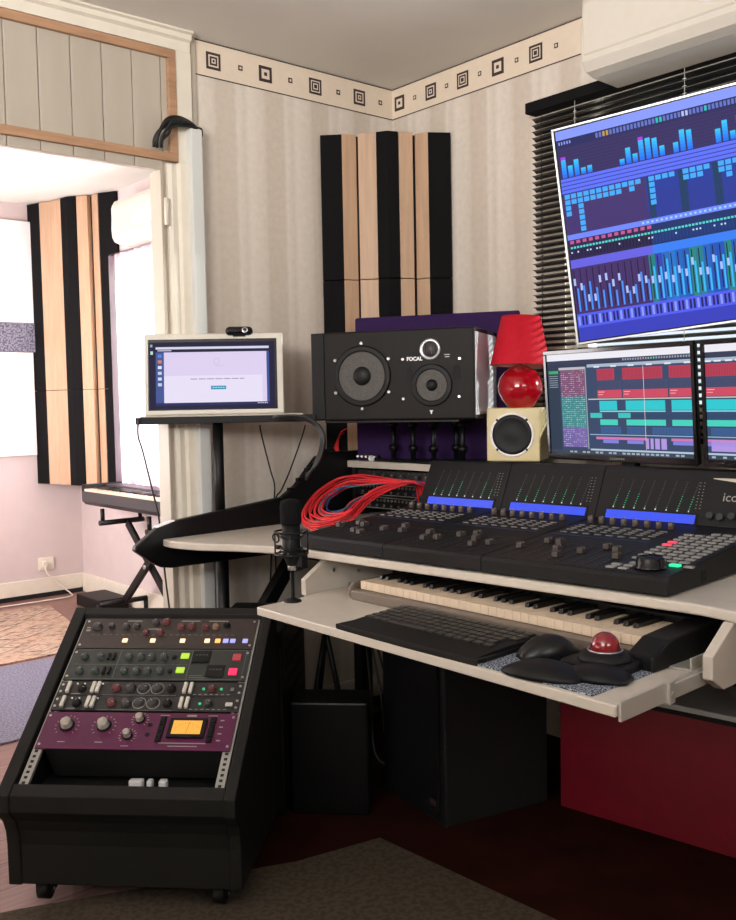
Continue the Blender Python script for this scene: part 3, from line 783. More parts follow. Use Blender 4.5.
# ================================================================== CONSOLE (three modules)
CM0 = Matrix.Translation((OX, OY, 0)) @ Matrix.Rotation(rad(-84), 4, 'Z')
def console(label, u0, w, main, name, group=None):
    M = CM0 @ Matrix.Translation((u0, 0, .7755))
    t = thing(name, label, 'mixing controller', M, group=group)
    w -= .0015
    q = B(M_CASE)   # wedge body, profile (y, z)
    q.prism([(.002, 0.004), (0, .034), (.006, .0425), (.53, .084), (.62, .086), (.62, .004)], 'x', 0, w)
    for fx in (.03, w - .03):
        for fy in (.04, .58): q.box(fx - .012, fx + .012, fy - .012, fy + .012, 0, .004)
    q.obj('body', t, bevel=.003)
    # top sheet
    S = Matrix.Translation((0, 0, .0422)) @ Matrix.Rotation(math.atan2(.0415, .524), 4, 'X')
    q = B(M_CASE2); q.box(.004, w - .004, .012, .50, 0, .0012, M=S)
    for zz in (.205, .345): q.box(.004, w - .004, zz, zz + .0015, .0012, .0016, M=S)
    q.obj('top_plate', t)
    q = B(M_BLUEL); q.box(.008, .292, .292, .304, .0012, .0018, M=S); q.obj('stripe', t)['label'] = 'dark blue stripe'
    # bridge
    q = B(M_CASE); q.prism([(.53, .080), (.60, .222), (.622, .226), (.632, .20), (.632, .08)], 'x', 0, w); br = q.obj('meter_bridge', t, bevel=.002)
    ang = math.atan2(.142, .07)
    Bm = Matrix.Translation((0, .53, .080)) @ Matrix.Rotation(ang, 4, 'X')
    q = B([M_BLACK, M_LCD]); q.box(.028, .300, .0, .036, 0, .0015, M=Bm); q.box(.034, .294, .006, .031, .0015, .0022, 1, M=Bm)
    o = q.obj('display', t); o['label'] = 'blue lit display'
    rnd = random.Random(int(u0 * 100) + 3)
    for k in range(8):
        x = .052 + k * .0315; lv = rnd.choice((0, 0, 2, 3, 4, 5, 6, 7)) if not main else (5, 7, 6, 1, 1, 1, 6, 6)[k]
        q = B([M_LEDO, M_LEDG, M_WHITE])
        for j in range(12): q.box(x + j * .0011 - .001, x + j * .0011 + .001, .046 + j * .0068, .0482 + j * .0068, 0, .0012, 1 if j < lv else 0, M=Bm)
        q.box(x - .002, x + .001, .0385, .0425, 0, .0012, 2, M=Bm)
        q.obj('level_meter', t)
    q = B([M_SILK])
    for j in range(9):
        q.box(.288, .291, .05 + j * .009, .0515 + j * .009, 0, .001, M=Bm); q.box(.299, .302, .05 + j * .009, .0515 + j * .009, 0, .001, M=Bm)
    q.obj('timecode_marks', t)
    # encoder knobs
    kn = None
    for k in range(8):
        x = .035 + k * .0335
        if kn is None:
            q = B([M_KNOB, M_WHITE]); q.lathe([(0, 0), (.0085, 0), (.008, .016), (.0065, .0185), (0, .0185)], seg=14); q.box(-.0008, .0008, .002, .008, .0183, .019, 1)
            kn = q.obj('knob', t); kn.location = S @ Vector((x, .455, .0012))
        else: cp(kn, t, S @ Vector((x, .455, .0012)))
    # buttons: 5 rows x 8
    bt = None
    for r in range(5):
        for k in range(8):
            loc = S @ Vector((.035 + k * .0335, .33 + r * .0205 if r else .318, .0012))
            if bt is None:
                q = B(M_BTNF); q.box(-.0095, .0095, -.0038, .0038, 0, .0035); bt = q.obj('button', t, bevel=.001); bt.location = loc
            else: cp(bt, t, loc)
    # faders
    fd = None; n_f = 8 if not main else 9
    for k in range(n_f):
        x = .035 + k * .0335
        q = B([M_DARK, M_LEDO]); q.box(x - .002, x + .002, .03, .20, .0012, .0018, M=S)
        for j in range(9): q.box(x - .011, x - .006, .035 + j * .019, .036 + j * .019, .0012, .0016, 1, M=S)
        q.obj('fader_slot', t)
        yy = .09 + .06 * math.sin(k * 1.3 + u0 * 9) + .02 * rnd.random() + (.04 if u0 > .3 else .03)
        loc = S @ Vector((x, yy, .0018))
        if fd is None:
            q = B([M_CAP, M_WHITE]); q.prism([(-.012, 0), (-.011, .011), (-.006, .014), (0, .010), (.006, .014), (.011, .011), (.012, 0)], 'x', -.0075, .0075); q.box(-.0076, .0076, -.0006, .0006, .0095, .0106, 1)
            fd = q.obj('fader_cap', t, bevel=.001); fd.location = loc
        else: cp(fd, t, loc)
    if main:
        # logo letters and small parts on the right of the bridge
        lt = text_mesh('logo', 'icon', .034, M_SILK, t, depth=.0004); lt.matrix_local = Bm @ Matrix.Translation((.385, .085, .001)) @ Matrix.Rotation(0, 4, 'Z')
        for k, (x, y) in enumerate(((.335, .03), (.362, .028), (.392, .032))):
            q = B(M_KNOBD); q.cyl((0, 0, 0), (0, 0, .014), .009); kk = q.obj('knob', t); kk.matrix_local = Bm @ Matrix.Translation((x, y, .0))
        # button pad
        bp = None
        for r in range(11):
            for k in range(5):
                x, y = .345 + k * .0285, .13 + r * .0295
                if r >= 10 and k < 2: continue
                loc = S @ Vector((x, y, .0012))
                if (r, k) in ((5, 0), (6, 0)):
                    q = B(M_REDB); q.box(-.011, .011, -.006, .006, 0, .005); o = q.obj('button', t, bevel=.0015); o.location = loc; o['label'] = 'lit red button'; continue
                if bp is None:
                    q = B(M_BTN); q.box(-.011, .011, -.0075, .0075, 0, .005); bp = q.obj('button', t, bevel=.002); bp.location = loc; bp['label'] = 'large pale button'
                else: cp(bp, t, loc)
        q = B(M_GREENB); q.box(-.012, .012, -.008, .008, 0, .006); o = q.obj('button', t, bevel=.002); o.location = S @ Vector((.452, .098, .0012)); o['label'] = 'lit green button'
        cp(bp, t, S @ Vector((.484, .098, .0012)))
        for x, y in ((.375, .03), (.375, .056), (.345, .03), (.345, .056), (.375, .082)): cp(bp, t, S @ Vector((x - .01, y, .0012)))
        q = B([M_GLOSSB, M_CASE]); q.lathe([(0, 0), (.034, 0), (.034, .004), (.031, .006), (.030, .022), (.026, .0265), (.012, .0245), (0, .024)], seg=36)
        o = q.obj('jog_wheel', t); o.location = S @ Vector((.412, .062, .0012))
        q = B(M_DARK); q.box(w - .001, w + .0006, .16, .185, .012, .036); q.obj('side_socket', t)
    return t
console('leftmost module of the black console, nearest the red cable coil', 0, .325, False, 'fader_expander')
console('middle module of the black console, directly below the cream cube speaker', .325, .325, False, 'fader_expander')
console('right console module with jog wheel, button pad and a lit green button', .65, .484, True, 'control_surface')

# ================================================================== ON THE TRAY
TZ = .662
TM = DM @ Matrix.Translation((.235, .0, TZ)) @ Matrix.Rotation(rad(-2.6), 4, 'Z')
pk = thing('piano_keyboard', 'white-keyed piano keyboard on the tray under the console', 'keyboard', TM)
KW = .0243
q = B([M_SLIP]); q.prism([(-.018, 0), (-.018, .026), (.0, .030), (.0, .006), (.22, .006), (.22, 0)], 'x', 0, 36 * KW + .04); q.obj('keyslip', pk, bevel=.003, segs=3)
q = B([M_BLACK]); q.box(0, 36 * KW + .04, .155, .24, .006, .068); q.obj('rear_case', pk, bevel=.003)
q = B([M_SLIP]); q.prism([(-.012, .0), (-.02, .03), (-.005, .045), (.15, .05), (.15, .0)], 'x', -.014, .0); q.obj('end_cheek', pk, bevel=.004)
q = B([M_BLACK]); q.prism([(-.06, .0), (-.058, .03), (.0, .056), (.15, .066), (.24, .068), (.24, .0)], 'x', 36 * KW + .022, 36 * KW + .085); q.obj('end_cheek', pk, bevel=.005)
wk = None
for k in range(36):
    if wk is None:
        q = B(M_KEYW); q.box(.0004, KW - .0004, .0, .15, .030, .052); wk = q.obj('white_key', pk, bevel=.001); wk.location = (.02, 0, 0)
    else: cp(wk, pk, (.02 + k * KW, 0, 0))
bk_ = None
for k in range(35):
    if k % 7 in (0, 1, 3, 4, 5):
        if bk_ is None:
            q = B(M_KEYB); q.prism([(.05, .052), (.054, .062), (.15, .063), (.15, .052)], 'x', -.0055, .0055); bk_ = q.obj('black_key', pk, bevel=.001); bk_.location = (.02 + (k + 1) * KW, 0, 0)
        else: cp(bk_, pk, (.02 + (k + 1) * KW, 0, 0))

KM = DM @ Matrix.Translation((.452, -.268, TZ)) @ Matrix.Rotation(rad(-3), 4, 'Z')
ck = thing('computer_keyboard', 'black computer keyboard with a palm rest on the tray', 'computer keyboard', KM)
q = B(M_BLACKM)
q.prism(arcpts([(.0, .02), (.004, .006), (.02, .0), (.23, -.004), (.435, .0), (.452, .008), (.456, .03)], 5) + arcpts([(.45, .10), (.444, .205), (.42, .222), (.225, .222), (.03, .222), (.008, .205), (.0, .1)], 3), 'z', 0, .012)
q.obj('body', ck, bevel=.004, segs=3)
q = B(M_BLACK); q.prism([(.004, .012), (.075, .018), (.215, .025), (.215, .010), (.004, .010)], 'x', .012, .444); q.obj('palm_rest', ck, bevel=.003)
M_KEYC = mat('keycap_plastic', rgb(42, 40, 38), .4)
kc = None
for r in range(6):
    nk = (16, 16, 16, 15, 15, 11)[5 - r] if r else 11
    x = .018
    for k in range(nk):
        w_ = .0255
        if r == 0 and k == 3: w_ = .13
        if r == 0 and k > 3: w_ = .0275
        loc = (x, .078 + r * .0222, .0185 + r * .0012)
        if w_ == .13:
            q = B(M_KEYC); q.box(.001, .128, 0, .018, 0, .004); o = q.obj('space_bar', ck, bevel=.001); o.location = loc
        elif kc is None:
            q = B([M_KEYC, M_SILKD]); q.box(.001, .0235, 0, .018, 0, .004); q.box(.004, .009, .009, .013, .004, .0042, 1); kc = q.obj('key', ck, bevel=.001); kc.location = loc
        else: cp(kc, ck, loc)
        x += w_ + .0008

q = B(M_PAD); q.prism([(.895, -.285), (1.185, -.302), (1.19, -.02), (.90, -.01)], 'z', TZ, TZ + .0035, M=DM); setp(q.obj('mouse_pad', bevel=.001), 'grey granite-patterned mouse pad at the right end of the tray', 'mouse pad')
def blob(q, prof_w, L_, hgt, wid, N1=18, N2=16, mi=0, M=None):
    """rounded hull lying along +y, half width and height from functions of t"""
    rings = []
    for i in range(N1 + 1):
        t_ = i / N1; hw, hh = prof_w(t_)
        ring = []
        for k in range(N2):
            a_ = PI * k / (N2 - 1)
            ring.append(q.bm.verts.new((math.copysign(abs(math.cos(a_)) ** .8, math.cos(a_)) * hw * wid, t_ * L_, math.sin(a_) ** .8 * hh * hgt)))
        rings.append(ring)
    fs = []
    for i in range(N1):
        for k in range(N2 - 1):
            f = q.bm.faces.new((rings[i][k], rings[i + 1][k], rings[i + 1][k + 1], rings[i][k + 1])); f.smooth = True; fs.append(f)
        fs.append(q.bm.faces.new((rings[i][0], rings[i][-1], rings[i + 1][-1], rings[i + 1][0])))
    fs.append(q.bm.faces.new(rings[0][::-1])); fs.append(q.bm.faces.new(rings[-1]))
    for f in fs: f.material_index = mi
    if M is not None:
        for r in rings:
            for v in r: v.co = M @ v.co
    bmesh.ops.recalc_face_normals(q.bm, faces=fs)
def egg(a_, p=.5): return lambda t: (max(.06, math.sin(PI * min(1, max(0, .03 + t * .94)) ** a_) ** p), max(.05, math.sin(PI * min(1, max(0, .04 + t * .92)) ** a_) ** .7))
ms = thing('computer_mouse', 'black computer mouse on the mouse pad, left of the red ball', 'mouse', DM @ Matrix.Translation((.940, -.198, TZ + .0035)) @ Matrix.Rotation(rad(-30), 4, 'Z'))
q = B(mat('mouse_shell', rgb(14, 14, 15), .32, spec=.35)); blob(q, egg(1.05, .4), .135, .046, .041); q.obj('shell', ms)
q = B(M_BLACK); q.cyl((-.003, .10, .026), (.003, .10, .026), .01); q.obj('scroll_wheel', ms)
tb = thing('trackball', 'black trackball with a glossy red ball and a flared wrist rest', 'trackball', DM @ Matrix.Translation((1.10, -.188, TZ + .0035)) @ Matrix.Rotation(rad(-4), 4, 'Z'))
q = B(M_BLACK); q.prism(arcpts([(-.06, -.01), (-.066, .05), (-.05, .12), (0, .135), (.05, .12), (.066, .05), (.06, -.01)], 5), 'z', 0, .018); q.lathe([(.0, .018), (.056, .018), (.046, .032), (.034, .036), (0, .036)], Matrix.Translation((0, .055, 0)), 32)
q.obj('body', tb, bevel=.004)
q = B(M_REDBALL); q.sphere((0, .055, .042), .029); q.obj('ball', tb)
q = B(M_CHROME); q.torus((0, .055, .0355), .033, .0022); q.obj('scroll_ring', tb)
q = B(M_BLACK)
blob(q, egg(1.0, .36), .165, .026, .052, M=Matrix.Translation((.03, -.050, 0)) @ Matrix.Rotation(rad(104), 4, 'Z'))
blob(q, egg(1.0, .36), .13, .024, .048, M=Matrix.Translation((-.03, -.032, 0)) @ Matrix.Rotation(rad(-72), 4, 'Z'))
q.obj('wrist_rest', tb)

# ================================================================== LOUDSPEAKERS AND THE SHELF THINGS
FP = Vector((-.7174, -.363, 1.1359)); FW, FH, FD = .558, .291, .34
FM = rectframe(FP, -59.7, 0)
fs = thing('studio_loudspeaker', 'large black loudspeaker lying on its side, two grey cones facing the room', 'loudspeaker', FM)
q = B(M_BLACK); q.box(.0, FW - .012, .006, FH - .006, -FD, -.012); q.obj('cabinet', fs, bevel=.006)
q = B(mat('dark_brown_baffle', rgb(22, 18, 17), .55, spec=.22, noise=.1, nscale=120, bump=.05)); q.box(.048, FW, .0, FH, -.014, 0); q.obj('front_baffle', fs, bevel=.008, segs=3)
q = B(M_BLACK); q.prism([(.0, 0), (.0, FH), (.046, FH - .004), (.046, .004)], 'z', -.03, -.006); q.box(.0, FW, 0, .012, -FD, -.012); q.box(0, FW, FH - .012, FH, -FD, -.012); q.obj('side_cheek', fs, bevel=.003)
q = B(M_SIDE_GLARE); q.box(FW - .0115, FW - .0005, .0125, FH - .0125, -FD, -.0145); o = q.obj('side_panel', fs, bevel=.003); o['label'] = 'side panel painted pale as window glare'
def driver(cx, cy, R, Rc, Rd, nm, screws, phase):
    d = B([M_BLACK, M_GLOSSB]); T = Matrix.Translation((cx, cy, 0))
    d.lathe([(R, 0), (R, .003), (R * .93, .006), (R * .86, .003), (R * .80, .007), (Rc * 1.02, .004), (Rc, .001)], T, 48)
    o = d.obj(nm, fs)
    c = B(M_CONE); c.lathe([(Rc, .0025), (Rc * .7, .0012), (Rd, .0004)], T, 40); o2 = c.obj('cone', o); o2['label'] = 'grey woven cone'
    c = B(M_BLACK); c.lathe([(Rd, .0005), (Rd * .85, .006), (Rd * .5, .010), (0, .011)], T, 28); c.obj('dust_cap', o)
    for k in range(screws):
        a_ = phase + 2 * PI * k / screws
        s_ = B(M_CHROME); s_.cyl((cx + (R + .007) * math.cos(a_), cy + (R + .007) * math.sin(a_), 0), (cx + (R + .007) * math.cos(a_), cy + (R + .007) * math.sin(a_), .004), .005, seg=10); s_.obj('screw', o)
driver(.181, .145, .100, .080, .031, 'woofer', 6, PI / 2)
driver(.417, .110, .068, .050, .019, 'midrange_driver', 0, 0)
for (x, y) in ((.322, .195), (.322, .068), (.510, .192), (.507, .072)):
    s_ = B(M_CHROME); s_.cyl((x, y, 0), (x, y, .004), .0045, seg=10); s_.obj('screw', fs)
q = B([M_ALU, M_PANELR]); T = Matrix.Translation((.414, .224, 0)); q.lathe([(.034, 0), (.034, .004), (.024, .004), (.024, .001)], T, 36); q.lathe([(.024, .001), (.018, .006), (0, .009)], T, 24, mi=1)
for k in range(5): q.box(.396 + k * .008, .398 + k * .008, .206, .243, .006, .010, 1)
o = q.obj('tweeter', fs); o['label'] = 'pale ringed tweeter'
for x in (.337, .499):
    q = B(M_DARK); q.prism(arcpts([(x - .012, .13), (x - .013, .155), (x - .008, .172), (x + .008, .172), (x + .013, .155), (x + .012, .13), (x, .124)], 3), 'z', 0, .0015); q.obj('port_slot', fs)
text_mesh('lettering', 'FOCAL', .0165, M_WHITE, fs, (.361, .195, .0008), bold=.0007)
q = B(M_WHITE); q.box(.46, .478, .205, .207, 0, .001); q.obj('front_mark', fs)
q = B(M_WHITE); q.box(.462, .476, .198, .2, 0, .001); q.obj('front_mark', fs)
q = B(M_WHITE); q.prism([(.408, .030), (.422, .030), (.418, .026), (.4165, .018), (.4135, .018), (.412, .026)], 'z', 0, .001); q.obj('front_mark', fs)

# stand for the loudspeaker, on the raised shelf
sm_ = thing('loudspeaker_stand', 'black stand of posts and bars between the raised shelf and the large loudspeaker', 'stand', Matrix.Translation((FP.x, FP.y, .98)) @ Matrix.Rotation(rad(-59.7), 4, 'Z'))
SZ = lambda y: 1.1359 - .98 - .0005      # underside of the speaker above depth y
q = B(M_BLACKM); q.box(.04, .50, .02, .33, SZ(0) - .008, SZ(0)); q.obj('top_plate', sm_, bevel=.001)
q = B(M_BLACKM); q.prism([(.10, .33), (.25, .24), (.36, .16), (.53, .12), (.53, .30), (.3, .335)], 'z', 0, .010); q.obj('base_plate', sm_, bevel=.002)
for (x, y) in ((.19, .30), (.275, .26), (.36, .22), (.47, .19), (.42, .30)):
    q = B(M_BLACKM); q.cyl((x, y, .010), (x, y, SZ(y) - .008), .009); q.cyl((x, y, .04), (x, y, .062), .016); q.cyl((x, y, SZ(y) - .03), (x, y, SZ(y) - .012), .017); q.obj('post', sm_)

# purple box behind the loudspeaker
PB = Matrix.Translation((FP.x, FP.y, .9805)) @ Matrix.Rotation(rad(-59.7), 4, 'Z')
q = B(M_PURPLE); q.prism([(.030, .352), (.640, .352), (.615, .430), (.055, .425)], 'z', 0, .522); o = q.obj('purple_box', bevel=.008, segs=3); o.matrix_world = PB
setp(o, 'flat dark purple fabric-covered box standing behind the large black loudspeaker', 'box')

# cream cube speaker on a thin pad, with the lamp on top
CUM = Matrix.Translation((-.352, -.815, .98)) @ Matrix.Rotation(rad(-60), 4, 'Z')
q = B(M_FOAM); q.box(.005, .152, .005, .15, 0, .016); o = q.obj('foam_pad'); o.matrix_world = CUM; setp(o, 'thin black foam pad under the cream cube speaker', 'pad')
cs = thing('cube_loudspeaker', 'small cream cube loudspeaker carrying the red lamp', 'loudspeaker', CUM @ Matrix.Translation((0, 0, .0162)))
q = B(M_CREAM); q.box(0, .172, 0, .165, 0, .172); q.obj('cabinet', cs, bevel=.005, segs=3)
T = frame((.083, 0, .086), (1, 0, 0), (0, 0, 1))
q = B(M_BRIGHT); q.lathe([(.071, 0), (.071, .0035), (.064, .0035), (.064, 0)], T, 48); o = q.obj('trim_ring', cs); o['label'] = 'white trim ring'
q = B(M_BLACK); q.lathe([(.064, .0005), (.060, .004), (.052, .002), (.035, .0005), (.018, .001), (0, .003)], T, 40); q.obj('cone', cs)
for k in range(4):
    a_ = PI / 4 + k * PI / 2; q = B(M_DARK); q.cyl(T @ Vector((.0675 * math.cos(a_), .0675 * math.sin(a_), .003)), T @ Vector((.0675 * math.cos(a_), .0675 * math.sin(a_), .005)), .004, seg=10); q.obj('screw', cs)

LC = CUM @ Vector((.096, .080, .0162 + .172))
lp = thing('table_lamp', 'small red table lamp with a round ceramic base on the cream cube speaker', 'lamp', M=Matrix.Translation(LC) @ Matrix.Scale(1.09, 4))
q = B(M_REDCER); q.lathe([(0, 0), (.034, 0), (.040, .004), (.055, .024), (.066, .048), (.0675, .064), (.062, .088), (.048, .108), (.028, .122), (.013, .130), (.0, .131)], None, 40); q.obj('ball_base', lp)
q = B(M_CHROME); q.cyl((0, 0, .128), (0, 0, .165), .013); q.cyl((0, 0, .165), (0, 0, .20), .010); o = q.obj('socket', lp); o['label'] = 'silver lamp socket'
q = B([M_REDSH, M_PINKIN]); Tt = Matrix.Translation((0, 0, .126)) @ Matrix.Rotation(rad(2.5), 4, 'Y')
q.lathe([(.089, 0), (.058, .146), (.0565, .146), (.0875, 0), (.089, 0)], Tt, 48, mis=[0, 0, 1, 0]); q.obj('lamp_shade', lp)
q = B(M_CHROME); q.cyl(Tt @ Vector((-.0578, 0, .14)), Tt @ Vector((.0578, 0, .14)), .0015, seg=6); q.cyl(Tt @ Vector((0, -.0578, .14)), Tt @ Vector((0, .0578, .14)), .0015, seg=6); q.cyl((0, 0, .2), (0, 0, .266), .002, seg=6); q.obj('shade_carrier', lp)

# ================================================================== SCREENS
class Scr:
    def __init__(s, w, h, z): s.q = B(M_SCR); s.w = w; s.h = h; s.z = z; s.n = 0
    def r(s, x0, x1, y0, y1, c, layer):   # fractions, y from the top
        s.q.quad(x0 * s.w, x1 * s.w, (1 - y1) * s.h, (1 - y0) * s.h, s.z + layer * .00012, 0, rgb(*c))
def mixc(a_, b_, t_): return tuple(a_[i] + (b_[i] - a_[i]) * t_ for i in range(3))

# big television
TW, TH = 1.03, .588
TVM = rectframe((-.4795, -1.2728, 1.3431), -68.87, -4.08, 5.54)
tv = thing('wall_television', 'large tilted television showing a mixer screen in blue and violet', 'television', TVM)
q = B([M_GLOSSB]); q.box(0.003, TW - .003, .003, TH - .003, -.026, -.002); q.box(.2, .8, .1, .4, -.05, -.026); q.obj('casing', tv, bevel=.002)
q = B(M_ALU)
for a_ in ((0, TW, 0, .006), (0, TW, TH - .006, TH), (0, .006, .006, TH - .006), (TW - .006, TW, .006, TH - .006)): q.box(a_[0], a_[1], a_[2], a_[3], -.012, .002)
o = q.obj('bezel', tv, bevel=.001); o['label'] = 'thin silver bezel'
class TvScr(Scr):
    OLD = [0, .085, .275, .385, .57, .602, .70, .76, .955, 1]; NEW = [0, .08, .223, .30, .49, .515, .61, .65, .87, 1]
    def my(s, y):
        for i in range(9):
            if y <= s.OLD[i + 1]: return s.NEW[i] + (y - s.OLD[i]) / (s.OLD[i + 1] - s.OLD[i]) * (s.NEW[i + 1] - s.NEW[i])
        return 1
    def r(s, x0, x1, y0, y1, c, layer):
        c = tuple(min(255, v) for v in (c[0] * .92, c[1] * .98, c[2] * 1.12))
        y0, y1 = s.my(y0), s.my(y1)
        for o_ in (0, .667):
            a_, b_ = min(1, x0 * .667 + o_), min(1, x1 * .667 + o_)
            if b_ - a_ > 1e-5: Scr.r(s, a_, b_, y0, y1, c, layer + (0 if o_ == 0 else .3))
S = TvScr(TW - .02, TH - .018, 0.0); rnd = random.Random(3)
S.r(0, 1, 0, 1, (46, 38, 92), 0)
S.r(0, 1, 0, .045, (150, 160, 232), 1); S.r(0, 1, .045, .085, (38, 40, 84), 1)
for k in range(60):
    x = .16 + k * .0138
    c = (214, 160, 60) if k in (2, 3) else (40, 200, 170) if k in (17, 18, 30) else (200, 200, 220) if k in (24, 25) else (110, 120, 180)
    S.r(x, x + .009, .052, .076, c, 2)
for k in range(5): S.r(.008 + k * .011, .014 + k * .011, .055, .07, (150, 156, 214), 2)
S.r(0, 1, .085, .275, (58, 44, 86), 1)
for j in range(9): S.r(0, 1, .10 + j * .02, .102 + j * .02, (70, 58, 104), 2)
for k in range(110): S.r(k * .0092, k * .0092 + .001, .087, .275, (48, 38, 78), 2)
hs = [.13, .07, .10, .04, .045, 0, 0, 0, 0, .035, .095, .05, .14, .125, .115, .06, 0, .06, .125, .115, 0, 0, 0, .08, .12, .05]
for k, h_ in enumerate(hs * 3):
    x = .010 + k * .0258
    if h_ and x < .98:
        for j in range(6): S.r(x, x + .019, .272 - h_ * (j + 1) / 6, .272 - h_ * j / 6, mixc((30, 120, 235), (60, 205, 250), j / 5), 3)
        if h_ > .125: S.r(x, x + .019, .272 - h_, .272 - h_ * .85, (190, 60, 210), 4)
for j in range(4): S.r(0, 1, .278 + j * .026, .298 + j * .026, (104, 118, 224), 2); S.r(0, 1, .298 + j * .026, .304 + j * .026, (52, 60, 150), 2)
S.r(0, .33, .385, .57, (74, 50, 98), 1); S.r(.33, 1, .385, .57, (40, 60, 140), 1)
for x0, x1 in ((.335, .36), (.455, .485), (.58, .61), (.72, .75), (.9, .93)): S.r(x0, x1, .385, .66, (24, 62, 88), 2)
sg = [4, 2, 7, 2, 2, 2, 2, 2, 2, 1, 2, 1, 0, 5, 1, 1, 1, 0, 2, 2, 2, 1, 0, 2, 3, 1, 4, 1, 2, 2, 1, 1, 3, 2, 2, 1, 1, 0]
for k, n_ in enumerate(sg):
    for j in range(n_): S.r(.008 + k * .0258, .029 + k * .0258, .385 + j * .026, .406 + j * .026, (74, 176, 240), 3)
for k in range(90): S.r(k * .0112, k * .0112 + .0016, .45, .57, (60, 52, 116), 2)
S.r(0, 1, .57, .602, (124, 140, 232), 3)
for k in range(40): S.r(.3 + k * .018, .309 + k * .018, .58, .592, (170, 220, 250), 4)
S.r(0, .33, .602, .70, (44, 28, 66), 3); S.r(.33, 1, .602, .70, (26, 48, 96), 3)
for k in range(76):
    x = .008 + k * .0129
    left = x < .33
    if k % 2 == 0 and left: S.r(x, x + .016, .606, .622, (214, 90, 130), 4)
    S.r(x, x + .009, .636, .646, (90, 220, 190), 4); S.r(x + .002, x + .008, .652, .69, (20, 18, 50) if left else (14, 60, 120), 4)
    if rnd.random() < .4: S.r(x, x + .006, .66, .668, (220, 230, 250), 5)
S.r(0, .33, .70, .76, (112, 100, 204), 3); S.r(.33, 1, .70, .76, (60, 130, 220), 3)
cols = [(84, 52, 104)] * 12 + [(36, 150, 130), (60, 80, 180), (36, 130, 200), (40, 140, 210), (30, 120, 200), (30, 110, 190), (40, 160, 130), (36, 150, 150), (30, 120, 200), (30, 100, 190), (30, 100, 190), (40, 160, 130)]
for k in range(40):
    x = .0 + k * .0258; c = cols[k] if k < len(cols) else (34, 110, 190)
    S.r(x, min(1, x + .0252), .76, .955, mixc(c, (20, 10, 40), .15), 3)
    lv = rnd.uniform(.05, .13) if k < 12 else rnd.uniform(.09, .16)
    S.r(x + .014, x + .021, .945 - lv, .945, (74, 150, 230) if k < 12 else (60, 190, 245), 4)
    S.r(x + .006, x + .010, .768, .94, (26, 16, 44), 4)
    yy = .80 + rnd.uniform(0, .08); S.r(x + .0035, x + .0125, yy, yy + .03, (190, 200, 240), 5)
S.r(0, 1, .955, .978, (90, 96, 214), 3)
for k in range(70): S.r(.005 + k * .0142, .013 + k * .0142, .959, .974, (30, 30, 90) if k % 3 else (150, 160, 240), 4)
S.r(0, 1, .978, 1, (60, 64, 170), 3)
o = S.q.obj('screen', tv); o.location = (.010, .009, .0)
# television post from the shelf
pp = thing('television_post', 'black post rising from the raised shelf behind the television', 'stand', loc=(-.155, -1.70, .98))
q = B(M_BLACKM); q.cyl((0, 0, 0), (0, 0, .72), .02); q.cyl((0, 0, 0), (0, 0, .01), .07, seg=32); q.obj('pole', pp)
q = B(M_BLACKM); q.box(-.075, 0, -.02, .02, .60, .64); q.obj('arm', pp)

MW, MH = .54, .335
MM1 = rectframe((-.283, -1.013, 1.008), -94.47, -3.9)
def deskmon(name, label, M, draw):
    t = thing(name, label, 'monitor', M)
    q = B(M_BLACK); q.box(.002, MW - .002, .002, MH - .002, -.022, -.004); q.box(.14, .40, .06, .25, -.045, -.022); q.obj('rear_housing', t, bevel=.004)
    q = B(M_GLOSSB)
    for a_ in ((0, MW, 0, .020), (0, MW, MH - .013, MH), (0, .011, .02, MH - .013), (MW - .011, MW, .02, MH - .013)): q.box(*a_, -.008, .002)
    q.obj('bezel', t, bevel=.0015)
    q = B(M_SILKD)
    for k in range(7): q.box(.243 + k * .008, .2485 + k * .008, .007, .0125, .002, .0023)
    o = q.obj('badge', t)
    S = Scr(MW - .022, MH - .033, 0.0); draw(S); o = S.q.obj('screen', t); o.location = (.011, .020, -.0035)
    # neck and foot stand upright on the shelf
    Mi = M.inverted(); q = B(M_BLACK); c = M @ Vector((.27, .0, -.06)); R0 = Matrix.Rotation(rad(-94.47), 4, 'Z')
    G = Mi @ Matrix.Translation((c.x, c.y, .9803)) @ R0
    q.box(-.025, .025, -.012, .012, .008, .16, M=G); q.obj('neck', t, bevel=.002)
    q = B(M_BLACK); q.prism(arcpts([(-.11, -.05), (-.11, .05), (-.06, .075), (.06, .075), (.11, .05), (.11, -.05), (.06, -.075), (-.06, -.075)], 4), 'z', 0, .008, M=G); q.obj('foot', t)
    return t
